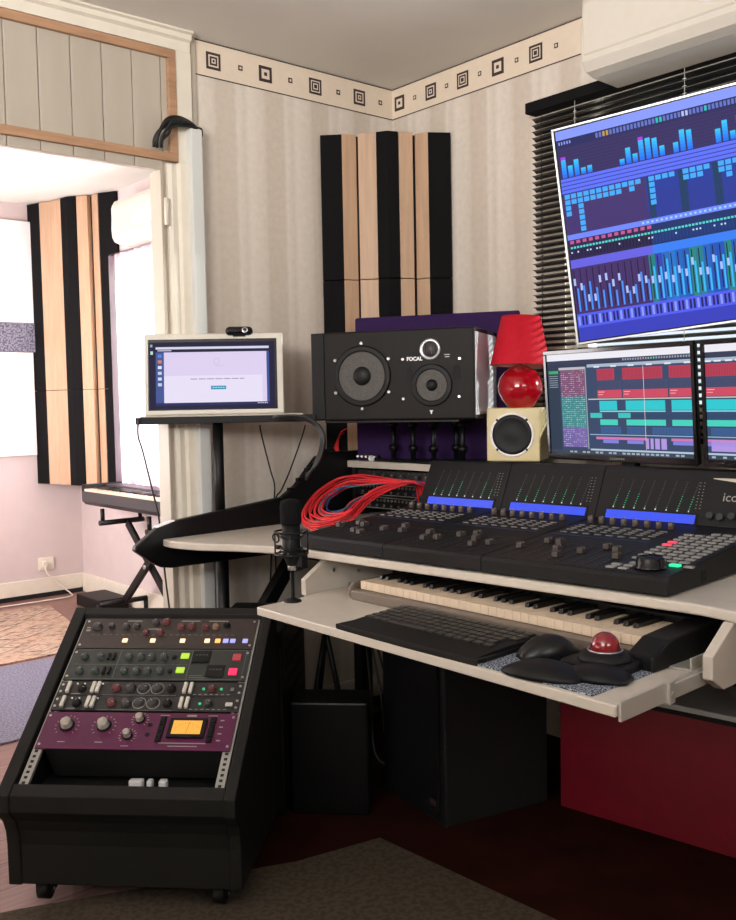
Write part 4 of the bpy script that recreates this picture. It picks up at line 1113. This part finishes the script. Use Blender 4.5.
def arrange(S, off, seed):
    rnd = random.Random(seed)
    S.r(0, 1, 0, 1, (54, 70, 102), 0)
    S.r(0, 1, 0, .065, (238, 236, 244), 1); S.r(0, 1, .065, .105, (52, 60, 84), 1)
    for k in range(26):
        c = (220, 120, 130) if k == 8 else (110, 190, 140) if k in (10, 12) else (150, 158, 178)
        S.r(.56 + k * .017, .57 + k * .017, .075, .094, c, 2)
    S.r(0, 1, .105, .14, (46, 56, 80), 1)
    if off == 0:
        S.r(0, .09, .14, 1, (44, 58, 78), 1); S.r(.01, .085, .165, .195, (60, 170, 110), 2)
        for k in range(6): S.r(.012, .08, .215 + k * .022, .222 + k * .022, (150, 160, 176), 2)
        S.r(.09, .29, .135, .16, (190, 190, 196), 2)
        for j in range(38):
            y = .165 + j * .0203; t_ = j / 38
            c = (142, 84, 118) if t_ < .33 else (66, 150, 148) if t_ < .72 else (124, 104, 176)
            S.r(.10, .285, y, y + .017, c, 2)
            for x in range(12):
                if rnd.random() < .6: S.r(.105 + x * .015, .113 + x * .015, y + .004, y + .012, mixc(c, (235, 240, 245), rnd.uniform(.2, .8)), 3)
        S.r(.287, .295, .135, .95, (150, 160, 170), 2)
        x0 = .305
    else: x0 = 0.0
    S.r(x0, 1, .115, .145, (170, 184, 204), 2)
    for k in range(10): S.r(x0 + .05 + k * .12, x0 + .09 + k * .12, .135, .15, (226, 232, 240), 3)
    def row(y0, y1, segs, c, tick=0):
        for a_, b_ in segs:
            if b_ <= x0: continue
            a_ = max(a_, x0); S.r(a_, b_, y0, y1, c, 3)
            if tick:
                n_ = int((b_ - a_) / .009)
                for k in range(n_): S.r(a_ + k * .009, a_ + k * .009 + .002, y0 + .01, y1 - .01 * rnd.random(), mixc(c, (40, 20, 40), .4), 4)
    if off == 0: seg1 = [(.375, .50), (.555, .82), (.86, 1)]; full = [(.375, .545), (.555, .85), (.86, 1)]; e = 1
    else: seg1 = [(0, .235)]; full = [(0, .25)]; e = .27
    row(.165, .275, seg1, (186, 60, 84), 1)
    row(.285, .36, full, (66, 76, 110), 1)
    row(.37, .445, full, (206, 74, 98), 0)
    for a_, b_ in full: S.r(a_ + .006, a_ + .05, .385, .392, (250, 180, 190), 4); S.r(a_ + .006, a_ + .04, .41, .416, (250, 180, 190), 4)
    S.r(x0, min(1, e), .452, .462, (206, 206, 190), 3)
    row(.475, .565, [(.385, .51), (.57, .83), (.87, 1)] if off == 0 else [(0, .255)], (44, 200, 208))
    row(.57, .582, [(.385, .83), (.87, 1)] if off == 0 else [(0, .255)], (120, 220, 236))
    row(.592, .64, [(.315, .40), (.515, .60)] if off == 0 else [(.19, .255)], (60, 196, 190))
    row(.60, .64, [(.61, 1)] if off == 0 else [(0, .18)], (44, 74, 110), 1)
    row(.655, .71, [(.385, .51), (.57, .83), (.87, 1)] if off == 0 else [(0, .26)], (70, 210, 190))
    row(.725, .79, [(.385, .53), (.57, .70), (.74, 1)] if off == 0 else [(.02, 1)], (58, 96, 150), 1)
    S.r(x0, 1, .80, .808, (150, 190, 220), 3)
    row(.825, .85, [(.35, .70), (.86, 1)] if off == 0 else [(0, .2), (.22, .9)], (206, 120, 180))
    row(.852, .885, [(.40, .51), (.57, .68), (.87, 1)] if off == 0 else [(0, .2)], (128, 130, 220))
    row(.83, .93, [(.70, .715), (.725, .745), (.755, .785), (.795, .83)] if off == 0 else [(.02, .2)], (178, 150, 226))
    for k in range(90):
        if x0 + k * .008 < 1: S.r(x0 + k * .008, x0 + k * .008 + .0012, .15, .94, (64, 80, 112), 2)
    S.r(x0, 1, .945, .962, (180, 200, 214), 3)
    S.r(0, 1, .965, 1, (56, 66, 86), 3)
    for k in range(30):
        if rnd.random() < .6: S.r(.02 + k * .032, .042 + k * .032, .973, .99, (170, 180, 194), 4)
    if off == 0: S.r(.695, .698, .15, .94, (230, 210, 220), 5)
deskmon('desk_monitor', 'black desk monitor beside the red lamp, showing the full audio timeline', MM1, lambda S: arrange(S, 0, 5))
deskmon('desk_monitor', 'black desk monitor cut by the right edge of the picture, under the television', MM1 @ Matrix.Translation((.560, 0, 0)), lambda S: arrange(S, 1, 6))

# ================================================================== ALL-IN-ONE COMPUTER ON A POLE STAND
LW, LH = .465, .277
AM = rectframe((-1.148, -.010, 1.164), -36.5, 9)
ao = thing('all_in_one_computer', 'white all-in-one touch computer on the black pole stand', 'computer', AM)
q = B(M_PC); q.box(0, LW, 0, LH, -.028, 0); q.obj('casing', ao, bevel=.006, segs=3)
q = B(M_GLOSSB); q.box(.013, LW - .022, .016, LH - .020, 0, .0015); q.obj('screen_border', ao)
S = Scr(LW - .045, LH - .048, .0); 
S.r(0, 1, 0, 1, (30, 28, 58), 0); S.r(.055, .955, .07, .94, (60, 84, 150), 1)
S.r(.055, .955, .07, .105, (214, 214, 236), 2); S.r(.055, .955, .105, .145, (34, 30, 52), 2); S.r(.07, .18, .118, .130, (220, 220, 232), 3)
S.r(.12, .935, .15, .90, (222, 208, 240), 2); S.r(.055, .12, .145, .90, (66, 86, 150), 2); S.r(.12, .9, .5, .9, (232, 224, 246), 3)
for k, c in enumerate(((90, 130, 220), (214, 130, 90), (230, 230, 240), (200, 210, 230), (210, 220, 235), (200, 205, 230))): S.r(.072, .102, .18 + k * .085, .225 + k * .085, c, 3)
S.r(.012, .03, .03, .07, (150, 170, 180), 3); S.r(.014, .034, .13, .18, (190, 220, 214), 3)
for k in range(46):
    if k % 7 != 6: S.r(.33 + k * .0093, .337 + k * .0093, .545, .558, (120, 110, 140), 4)
S.r(.49, .61, .655, .71, (54, 150, 184), 4)
for k in range(5): S.r(.505 + k * .02, .517 + k * .02, .675, .688, (200, 230, 240), 5)
for k in range(14):
    a_ = 2 * PI * k / 14; S.r(.535 + .022 * math.cos(a_), .541 + .022 * math.cos(a_), .29 + .05 * math.sin(a_), .30 + .05 * math.sin(a_), (190, 178, 208), 4)
S.r(.535, .60, .36, .366, (200, 188, 214), 4); S.r(.055, .955, .90, .94, (40, 44, 92), 3)
for k in range(6): S.r(.86 + k * .014, .868 + k * .014, .912, .926, (220, 224, 240), 4)
o = S.q.obj('screen', ao); o.location = (.0155, .018, .0018)
wc = thing('webcam', 'black webcam clipped on top of the white computer', 'webcam', AM @ Matrix.Translation((.318, LH - .014, .002)) @ Matrix.Scale(1.1, 4))
q = B(M_GLOSSB); q.box(-.042, .042, .004, .032, -.018, .012); q.obj('housing', wc, bevel=.013, segs=4)
q = B(M_BLACK); q.box(-.02, .02, -.0, .008, -.030, -.001); q.box(-.02, .02, -.03, .004, -.038, -.0295); q.obj('clip', wc, bevel=.002)
q = B([M_CHROME, M_GLOSSB]); q.lathe([(.009, .012), (.009, .014), (.006, .014)], Matrix.Translation((.018, .018, 0)), 20); q.lathe([(.006, .014), (0, .0155)], Matrix.Translation((.018, .018, 0)), 20, mi=1); q.obj('lens', wc)

PX, PY = -.943, -.135
ps = thing('pole_stand', 'black floor pole stand with a flat shelf under the white computer', 'stand', Matrix.Translation((PX, PY, 0)) @ Matrix.Rotation(rad(-36.5), 4, 'Z'))
q = B(M_BLACKM); q.cyl((0, .0, 0.02), (0, .0, .76), .0235); q.obj('lower_pole', ps)
q = B(M_BLACKM); q.cyl((0, 0, .76), (0, 0, 1.135), .0175); q.obj('upper_pole', ps)
q = B(M_BLACKM); q.cyl((0, 0, .735), (0, 0, .785), .029); q.cyl((.02, -.01, .765), (.055, -.035, .765), .009); q.obj('clamp_collar', ps)
q = B([M_BLACK, M_PC]); q.box(-.265, .33, -.055, .06, 1.135, 1.158); q.box(-.25, .29, -.057, .058, 1.1581, 1.1625, 1); q.obj('shelf', ps, bevel=.003)
for k in range(3):
    a_ = rad(60 + 120 * k); q = B(M_BLACKM); q.cyl((0.0, 0.0, .20), (.11 * math.cos(a_), .11 * math.sin(a_), .012), .010); q.obj('foot_leg', ps)

# cables around the pole stand
def lk(u, v, z, k=1.0635): return DM @ Vector((2.14 + (u - 2.14) * k, -1.75 + (v + 1.75) * k, 1.2 + (z - 1.2) * k))
def cable(label, pts, r=.003, m=None, group=None, cat='cable', name='black_cable'):
    q = B(m or M_CABLE); q.tube(pts, r, seg=8); return setp(q.obj(name), label, cat, group)
cable('thin black cable hanging from the left end of the pole stand shelf', [lk(-.664, -.129, 1.158, 1.0), lk(-.668, -.13, 1.10, 1), lk(-.652, -.125, 1.053, 1), lk(-.625, -.109, .921, 1), lk(-.609, -.099, .839, 1), lk(-.60, -.095, .74, 1), lk(-.57, -.10, .60, 1), lk(-.53, -.10, .40, 1)])
cable('thin black cable hanging straight down right of the pole', [lk(-.388, .16, 1.127, 1.10), lk(-.384, .16, 1.10, 1.10), lk(-.360, .176, .979, 1.10), lk(-.345, .18, .93, 1.10), lk(-.349, .18, .86, 1.10), lk(-.35, .18, .6, 1.10)])
cable('black cable slanting from the shelf end down to the desk cheek', [lk(-.170, .171, 1.128, 1.15), lk(-.175, .16, 1.09, 1.15), lk(-.198, .129, .989, 1.15), lk(-.225, .114, .926, 1.16), lk(-.26, .11, .87, 1.16), lk(-.28, .10, .6, 1.16)])
for k in range(3):
    d = k * .008
    cable('thick black cable drooping from the pole stand shelf onto the desk cheek', [lk(-.28 + d, .13, 1.152 + d * .3, 1.03), lk(-.20 + d, .17, 1.150 + d * .3, 1.03), lk(-.155 + d, .20, 1.125, 1.03), lk(-.135 + d, .205, 1.08, 1.03), lk(-.140 + d, .195, 1.03, 1.04), lk(-.155 + d * .8, .18, .985 + d * .5, 1.05), lk(-.17, .17, .958 + d, 1.06)], .005, group='thick cables drooping to the desk cheek')

# ================================================================== MICROPHONE ON THE TRAY
mc = thing('microphone_stand', 'small black table stand under the studio microphone', 'stand', DM @ Matrix.Translation((.134, -.140, TZ)))
q = B(M_BLACKM); q.lathe([(0, 0), (.024, 0), (.024, .004), (.012, .009), (.006, .012), (.006, .085), (0, .085)], None, 28); q.obj('base', mc)
mi = thing('studio_microphone', 'black studio microphone in a spider shock mount at the left end of the console', 'microphone', DM @ Matrix.Translation((.134, -.140, TZ + .0855)) @ Matrix.Rotation(rad(4), 4, 'Z'))
q = B(M_BLACK); q.lathe([(0, .0), (.010, 0), (.011, .012), (.0235, .040), (.0245, .05), (.0245, .125), (0, .125)], None, 32); q.obj('body', mi)
q = B(M_CHROME); q.cyl((0, 0, -.0), (0, 0, .022), .0115); o = q.obj('connector', mi); o['label'] = 'silver connector'
q = B([M_FOAM]); q.lathe([(.0, .125), (.026, .125), (.029, .13), (.029, .175), (.0265, .186), (.018, .192), (0, .193)], None, 32); q.obj('head_grille', mi)
q = B(M_BLACKM)
for z in (.045, .105): q.torus((0, 0, z), .044, .0028)
for z in (.06, .09): q.torus((0, 0, z), .029, .0022)
for k in range(4):
    a_ = PI / 4 + k * PI / 2; q.cyl((.044 * math.cos(a_), .044 * math.sin(a_), .045), (.044 * math.cos(a_), .044 * math.sin(a_), .105), .0022, seg=8)
sh = q.obj('shock_mount', mi)
q = B(M_CABLE)
for k in range(12):
    a_ = 2 * PI * k / 12; b_ = a_ + PI / 12
    q.cyl((.044 * math.cos(a_), .044 * math.sin(a_), .105 if k % 2 else .045), (.029 * math.cos(b_), .029 * math.sin(b_), .09 if k % 2 else .06), .0013, seg=6)
q.obj('elastic_cord', sh)
q = B(M_BLACKM); q.torus((-.062, 0, .082), .012, .0022, (0, 1, .2)); q.cyl((-.062, 0, .058), (-.044, 0, .058), .006); q.obj('thumb_screw', sh)
q = B(M_BLACKM); q.box(-.01, .01, .028, .05, .0, .05); q.cyl((0, .036, -.0), (0, 0, .0), .006); q.obj('mount_arm', sh)

# ================================================================== UNDER THE DESK
sb_ = thing('subwoofer', 'black boxy subwoofer on the dark red rug under the desk', 'loudspeaker', Matrix.Translation((-.826, -1.08, .0075)) @ Matrix.Rotation(rad(-12), 4, 'Z'))
q = B(mat('black_cabinet_vinyl', rgb(6, 6, 7), .75, noise=.1, nscale=80)); q.box(0, .36, 0, .345, 0, .52); q.obj('cabinet', sb_, bevel=.006)
q = B(M_FOAM); q.box(-.012, 0, .02, .325, .03, .50); q.obj('front_grille', sb_, bevel=.004)
q = B(M_CHROME); q.box(-.0135, -.012, .03, .062, .055, .072); o = q.obj('badge', sb_); o['label'] = 'small silver badge'
rc = thing('flight_case', 'large red case with a grey top, under the right end of the desk', 'case', Matrix.Translation((-.474, -1.200, .0075)) @ Matrix.Rotation(rad(-82), 4, 'Z'))
q = B(M_REDCASE); q.box(0, 1.25, 0, .255, 0, .345); q.obj('body', rc, bevel=.004)
q = B(M_GREYTOP); q.box(-.004, 1.254, -.004, .258, .357, .372); q.obj('lid', rc, bevel=.003)
q = B(M_BLACK); q.box(-.005, 1.255, -.006, .26, .345, .357); q.obj('lid_seam', rc, bevel=.002)
fr = thing('tubular_stand', 'black tubular stand in the shadows between the rack and the subwoofer', 'stand', loc=(-.80, -.52, .0075))
for k, (p0, p1) in enumerate((((-.08, .03, .0), (.0, .0, .46)), ((.09, -.02, 0), (.0, .0, .46)), ((.01, .10, 0), (0, 0, .46)), ((-.055, .02, .17), (.055, -.01, .23)))):
    q = B(M_BLACKM); q.cyl(p0, p1, .009, seg=10); q.obj('tube', fr)
q = B(M_ORANGE); q.cyl((.0, 0, .455), (.0, 0, .50), .014); q.obj('cap', fr)
for k in range(4):
    cable('black cable hanging under the left part of the desk', [DM @ Vector((-.30 + k * .045, .52 - k * .03, .70)), DM @ Vector((-.27 + k * .04, .50 - .02 * k, .45)), DM @ Vector((-.20 + k * .05, .46, .2)), DM @ Vector((-.12 + k * .03, .40 + .03 * k, .03)), DM @ Vector((.0 + k * .03, .38 + .02 * k, .014))], .004, group='cables hanging under the desk')

ct = thing('computer_tower', 'black computer tower in deep shade between the rack and the subwoofer', 'computer', Matrix.Translation((-1.911, -.718, .0)) @ Matrix.Rotation(rad(-45.75), 4, 'Z') @ Matrix.Translation((.335, .562, .0075)))
q = B(M_BLACKM); q.box(0, .225, 0, .40, .012, .545); q.obj('case', ct, bevel=.006)
q = B(M_BLACK)
for k in range(9): q.box(.2251, .2265, .05, .35, .10 + k * .045, .12 + k * .045)
q.obj('vent_panel', ct)
for (x, y) in ((.03, .04), (.195, .04), (.03, .36), (.195, .36)):
    q = B(M_BLACK); q.cyl((x, y, 0), (x, y, .012), .014); q.obj('foot', ct)

q = B(M_BLACKM); q.box(0, .225, 0, .135, 0, .33); o = q.obj('dark_filler_box', bevel=.006)  # added filler so the gap over the floor reads black
o.matrix_world = Matrix.Translation((-1.911, -.718, .0)) @ Matrix.Rotation(rad(-45.75), 4, 'Z') @ Matrix.Translation((.572, .600, .0075))
setp(o, 'low black box added to darken the gap between the computer tower and the subwoofer', 'box')

# ================================================================== EQUIPMENT RACK
RX, RY, RW = -1.911, -.718, .541
Z1, Z2, RD = .3055, .634, .508
FLZ = .0125
RM = Matrix.Translation((RX, RY, 0)) @ Matrix.Rotation(rad(-45.75), 4, 'Z')
rk = thing('equipment_rack', 'black slanted equipment rack on casters in the left foreground', 'equipment rack', RM)
ang = math.atan2(Z2 - Z1, RD); SL = math.hypot(RD, Z2 - Z1)
BZ = .066
side = [(0, Z1 - .002), (0, .262), (.012, .248), (.030, .228), (.042, .20), (.047, .165), (.048, BZ), (.545, BZ), (.545, Z2 - .05), (.53, Z2 - .008), (RD, Z2)]
for x0, x1 in ((-.015, .018), (RW - .018, RW + .010)):
    q = B(M_RACK); q.prism(side, 'x', x0, x1); q.obj('side_panel', rk, bevel=.003)
q = B(M_RACK); q.prism([(.05, BZ + .002), (.05, .165), (.044, .202), (.032, .230), (.013, .25), (.002, .263), (.002, Z1 - .003), (.028, Z1 + .016), (.028, .28), (.06, .20), (.066, BZ + .002)], 'x', .0182, RW - .0182); q.obj('front_panel', rk, bevel=.002)
q = B(M_RACK); q.prism([(RD - .022, Z2 - .014), (RD, Z2 - .001), (.528, Z2 - .010), (.543, Z2 - .05), (.543, BZ + .002), (.53, BZ + .002), (.53, Z2 - .06), (RD - .022, Z2 - .045)], 'x', .0182, RW - .0182); q.obj('rear_panel', rk, bevel=.002)
q = B(M_DARK); q.box(.0182, RW - .0182, .067, .529, BZ + .002, BZ + .014); q.obj('floor_board', rk)
q = B(M_DARK); q.box(.0182, RW - .0182, .070, .245, .257, .262); q.obj('inner_shelf', rk)
GM = Matrix.Translation((.029, 0, Z1)) @ Matrix.Rotation(ang, 4, 'X') @ Matrix.Translation((0, 0, -.010))    # gear plane: x across, y up the slope, z out
M_HOLE = M_DARK
for x0 in (-.005, .4655):
    q = B([M_RAIL, M_HOLE]); q.box(x0, x0 + .0225, .032, SL - .03, -.012, -.002, M=GM)
    for k in range(36):
        y = .042 + k * .01482
        if y < .56: q.box(x0 + .007, x0 + .015, y - .0035, y + .0035, -.002, -.0014, 1, M=GM)
    q.obj('rack_rail', rk)
for (cx, cy) in ((.055, .095), (RW - .055, .095), (.055, .49), (RW - .055, .49)):
    q = B([M_BLACK, M_CHROME]); z0 = FLZ
    q.cyl((cx - .014, cy, z0 + .024), (cx + .014, cy, z0 + .024), .0238, seg=28); q.box(cx - .02, cx + .02, cy - .02, cy + .024, .058, BZ - .0005); q.box(cx - .02, cx - .0165, cy - .012, cy + .02, z0 + .018, .06); q.box(cx + .0165, cx + .02, cy - .012, cy + .02, z0 + .018, .06)
    q.cyl((cx - .022, cy, z0 + .024), (cx + .022, cy, z0 + .024), .004, seg=10, mi=1); q.obj('caster', rk)

def gear(name, label, y0, h, m, depth=.11):
    t = thing(name, label, 'audio rack unit', RM @ GM @ Matrix.Translation((0, y0, 0)))
    q = B(m); q.box(0, .483, 0, h, -.0015, .003); q.obj('faceplate', t, bevel=.0006)
    q = B(M_DARK); q.box(.022, .461, .003, h - .003, -depth, -.0016); q.obj('chassis', t)
    q = B(M_CHROME)
    for x in (.008, .475):
        for y in (.012, h - .012): q.cyl((x, y, .003), (x, y, .0045), .0035, seg=8)
    q.obj('rack_screw', t)
    return t
KCACHE = {}
def knob(t, x, y, r, m, hgt=.009, ring=False):
    key = (m.name, round(r, 4), ring)
    if key not in KCACHE:
        q = B([m, M_SILK, M_KNOBD])
        q.lathe([(0, 0), (r * 1.15, 0), (r * 1.12, .002), (r, .003), (r * .9, hgt), (r * .7, hgt + .001), (0, hgt + .001)], seg=18)
        if ring: q.lathe([(r * 1.45, .0001), (r * 1.45, .0015), (r * 1.32, .0015)], seg=22, mi=1)
        q.box(-.0007, .0007, r * .2, r * .85, hgt + .0008, hgt + .0014, 1)
        o = q.obj('knob', t); KCACHE[key] = o
    else: o = cp(KCACHE[key], t)
    o.location = (x, y, .003); o.rotation_euler = (0, 0, random.uniform(-2.2, 2.2)); return o
def legend(t, rects, m=None, nm='printed_legend'):
    q = B(m or M_SILK)
    for x0, x1, y0, y1 in rects: q.box(x0, x1, y0, y1, .003, .0033)
    return q.obj(nm, t)
def button(t, x, y, w, h, m, lab=None):
    q = B(m); q.box(x - w / 2, x + w / 2, y - h / 2, y + h / 2, .003, .007); o = q.obj('button', t, bevel=.001)
    if lab: o['label'] = lab
    return o
G = .483
# 1. uppermost: channel strip
h = .110; t = gear('channel_strip', 'uppermost rack unit, dark panel with a row of lit square buttons', .459, h, M_PANELR)
for fx, fy, r, m in ((.08, .70, .012, M_KNOBD), (.165, .72, .008, M_KNOBD), (.25, .70, .009, M_KNOBD), (.31, .72, .009, M_KNOBD), (.415, .84, .009, M_KNOBD), (.475, .86, .010, M_KNOBR), (.375, .5, .008, M_KNOBR), (.46, .5, .009, M_KNOBR), (.57, .70, .010, M_KNOBR), (.63, .72, .010, M_KNOBR), (.71, .68, .009, M_KNOBR), (.77, .70, .009, mat('orange_grey_knob', rgb(120, 92, 70), .4)), (.83, .76, .009, M_BLACK)):
    knob(t, fx * G, fy * h, r, m)
for fx, m, lb in ((.27, M_LITW, 'lit warm white button'), (.43, M_LITW, 'lit warm white button'), (.60, M_LITW, 'lit warm white button'), (.74, M_LITW, 'lit warm white button'), (.80, M_LITA, 'lit amber button'), (.845, M_LITV, 'lit violet button'), (.885, M_LITV, 'lit violet button'), (.955, M_LITV, 'lit violet button')):
    button(t, fx * G, .24 * h, .014, .013, m, lb)
legend(t, [(.245 * G, .33 * G, .90 * h, .925 * h), (.56 * G, .67 * G, .90 * h, .925 * h), (.72 * G, .83 * G, .90 * h, .925 * h), (.38 * G, .45 * G, .63 * h, .65 * h), (.02 * G, .045 * G, .56 * h, .62 * h), (.02 * G, .04 * G, .66 * h, .70 * h)])
legend(t, [(.06 * G + k * .035 * G, .078 * G + k * .035 * G, .44 * h, .455 * h) for k in range(24)], M_SILKD)
# 2. two-row unit with lime and pink buttons
h = .106; t = gear('dual_preamp', 'second rack unit from the top, with lime and pink lit buttons', .350, h, M_PANELG)
for row_, fy in ((0, .73), (1, .27)):
    for fx in (.05, .14, .30, .37, .43, .50): knob(t, fx * G + .012, fy * h, .0095, M_KNOBG)
    for fx in (.205, .235):
        q = B(M_BLACK); q.box(fx * G, fx * G + .007, fy * h - .010, fy * h + .012, .003, .009); q.obj('switch', t, bevel=.001)
    button(t, .58 * G, fy * h, .010, .010, M_BLACK)
    button(t, (.64 - .005 * row_) * G, fy * h + .004, .022, .018, M_LITLG, 'lit lime green button')
    button(t, (.93 - .005 * row_) * G, fy * h, .022, .022, M_LITR if row_ else M_DIMR, 'lit pink button' if row_ else 'dim red button')
    q = B([M_BLACK, M_SILKD]); x = (.735, .83)[row_] * G; q.box(x - .025, x + .022, fy * h - .018, fy * h + .022, .003, .006)
    for k in range(4): q.box(x - .018 + k * .009, x - .012 + k * .009, fy * h + .006, fy * h + .008, .006, .0063, 1)
    q.obj('meter', t, bevel=.001)
legend(t, [(.02 * G, .67 * G, .49 * h, .50 * h), (.27 * G, .273 * G, .05 * h, .95 * h), (.675 * G, .678 * G, .03 * h, .97 * h), (.975 * G, .978 * G, .03 * h, .97 * h), (.02 * G, .978 * G, .965 * h, .975 * h), (.02 * G, .978 * G, .03 * h, .04 * h), (.69 * G, .76 * G, .14 * h, .16 * h), (.69 * G, .80 * G, .08 * h, .10 * h)], M_SILKD)
# 3 and 4. equaliser rows
for i, y0 in enumerate((.299, .252)):
    h = .0455; t = gear('equalizer', ('third rack unit from the top, ivory slide caps, two green lights', 'fourth rack unit, ivory slide caps, one green light, directly above the purple unit')[i], y0, h, M_PANEL)
    for fx in (.03, .165, .192, .665, .697):
        q = B(M_KNOBW); q.box(fx * G + .008, fx * G + .0175, .006, .040, .003, .012); o = q.obj('slide_cap', t, bevel=.002); o['label'] = 'ivory slide cap'
    knob(t, .105 * G + .012, .45 * h, .011, M_BLACK, ring=False)
    knob(t, .30 * G + .008, .5 * h, .011, M_KNOBR); 
    for fx, rg in ((.38, False), (.45, True), (.525, True)): knob(t, fx * G + .008, .5 * h, .012, M_KNOBD, ring=rg)
    knob(t, .60 * G + .008, .5 * h, .011, M_BLACK)
    for fx in ((.79, .885) if i == 0 else (.79,)):
        q = B(M_LEDG); q.cyl((fx * G, .5 * h, .003), (fx * G, .5 * h, .0055), .0036, seg=10); q.obj('green_light', t)
    knob(t, .835 * G, .5 * h, .009, M_KNOBR if i == 0 else M_KNOBD)
    button(t, .945 * G, .45 * h, .018 if i else .009, .011, M_KNOBW if i else M_BTNF)
    legend(t, [(.74 * G + k * .03 * G, .755 * G + k * .03 * G, .12 * h, .155 * h) for k in range(7)] + [(.08 * G, .13 * G, .1 * h, .13 * h), (.25 * G, .65 * G, .03 * h, .045 * h)])
    q = B(M_WHITE)
    for fx in (.075, .115, .215): q.cyl((fx * G + .01, .8 * h, .003), (fx * G + .01, .8 * h, .006), .0022, seg=8)
    q.obj('small_pin', t)
# 5. purple compressor
h = .110; t = gear('compressor', 'purple rack unit with an amber lit needle meter', .136, h, M_VIOLET)
M_KNM = mat('silver_knob', rgb(170, 164, 156), .3, metal=.7)
for fx, fy, r in ((.125, .62, .0145), (.32, .62, .0145), (.50, .80, .010), (.46, .36, .010)):
    o = knob(t, fx * G, fy * h, r, M_KNM, .018)
    q = B(M_BLACK); q.lathe([(r * 1.3, .0), (r * 1.25, .004), (r * 1.05, .005)], Matrix.Translation((fx * G, fy * h, .003)), 20); q.obj('knob_skirt', t)
    q = B(M_SILK)
    for k in range(13):
        a_ = rad(-45 + 22.5 * k); c, s_ = math.cos(a_), math.sin(a_); rr = r * 2.0
        q.box(-.0009, .0009, -.0022, .0022, .003, .0034, M=Matrix.Translation((fx * G + rr * c, fy * h + rr * s_, 0)) @ Matrix.Rotation(a_ - PI / 2, 4, 'Z'))
    q.obj('scale_marks', t)
for fy in (.66, .40): 
    q = B(M_DARK); q.cyl((.56 * G, fy * h, .003), (.56 * G, fy * h, .004), .006, seg=14); q.obj('jack_hole', t)
for fx in (.625, .885):
    q = B([M_DARK, M_BLACK]); q.box(fx * G - .008, fx * G + .006, .20 * h, .88 * h, .003, .008)
    for k in range(8): q.box(fx * G - .007, fx * G + .005, (.24 + k * .078) * h, (.27 + k * .078) * h, .008, .011, 1)
    q.obj('ribbed_handle', t, bevel=.001)
q = B([M_BLACK, M_AMBER, M_DARK]); x0, x1, y0, y1 = .675 * G, .845 * G, .36 * h, .78 * h
q.box(x0 - .006, x1 + .004, y0 - .006, y1 + .005, .003, .009); q.box(x0 + .004, x1 - .006, y0 + .003, y1 - .003, .009, .0095, 1)
for k in range(11):
    a_ = rad(140 - 10 * k); cx = (x0 + x1) / 2; c, s_ = math.cos(a_), math.sin(a_); q.box(-.0004, .0004, -.002, .002, .0095, .0098, 2, M=Matrix.Translation((cx + .036 * c, y0 + .002 + .036 * s_ * .9, 0)) @ Matrix.Rotation(a_ - PI / 2, 4, 'Z'))
q.box(-.0004, .0004, 0, .036, .0098, .0101, 2, M=Matrix.Translation(((x0 + x1) / 2, y0 + .004, 0)) @ Matrix.Rotation(rad(-6), 4, 'Z'))
o = q.obj('needle_meter', t, bevel=.0005); o['label'] = 'amber lit needle meter'
legend(t, [(.63 * G, .87 * G, .17 * h, .19 * h), (.68 * G, .83 * G, .09 * h, .11 * h), (.105 * G, .145 * G, .17 * h, .19 * h), (.30 * G, .34 * G, .17 * h, .19 * h), (.44 * G, .48 * G, .08 * h, .10 * h), (.74 * G, .79 * G, .90 * h, .95 * h), (.60 * G, .65 * G, .92 * h, .94 * h), (.85 * G, .9 * G, .92 * h, .94 * h)] + [(.92 * G, .94 * G, (.25 + k * .18) * h, (.28 + k * .18) * h) for k in range(4)])
# white plugs lying in the open bay
for k, x in enumerate((.20, .245, .275)):
    q = B(M_WHITE); q.box(x, x + (.035, .014, .02)[k], .086, .108, .2622, .2622 + .022, M=None); o = q.obj('power_plug', bevel=.004); o.matrix_world = RM @ Matrix.Translation((.05, 0.06, 0))
    setp(o, ('largest white plug', 'smallest white plug', 'middle-sized white plug')[k] + ' lying in the open bay below the purple rack unit', 'plug')
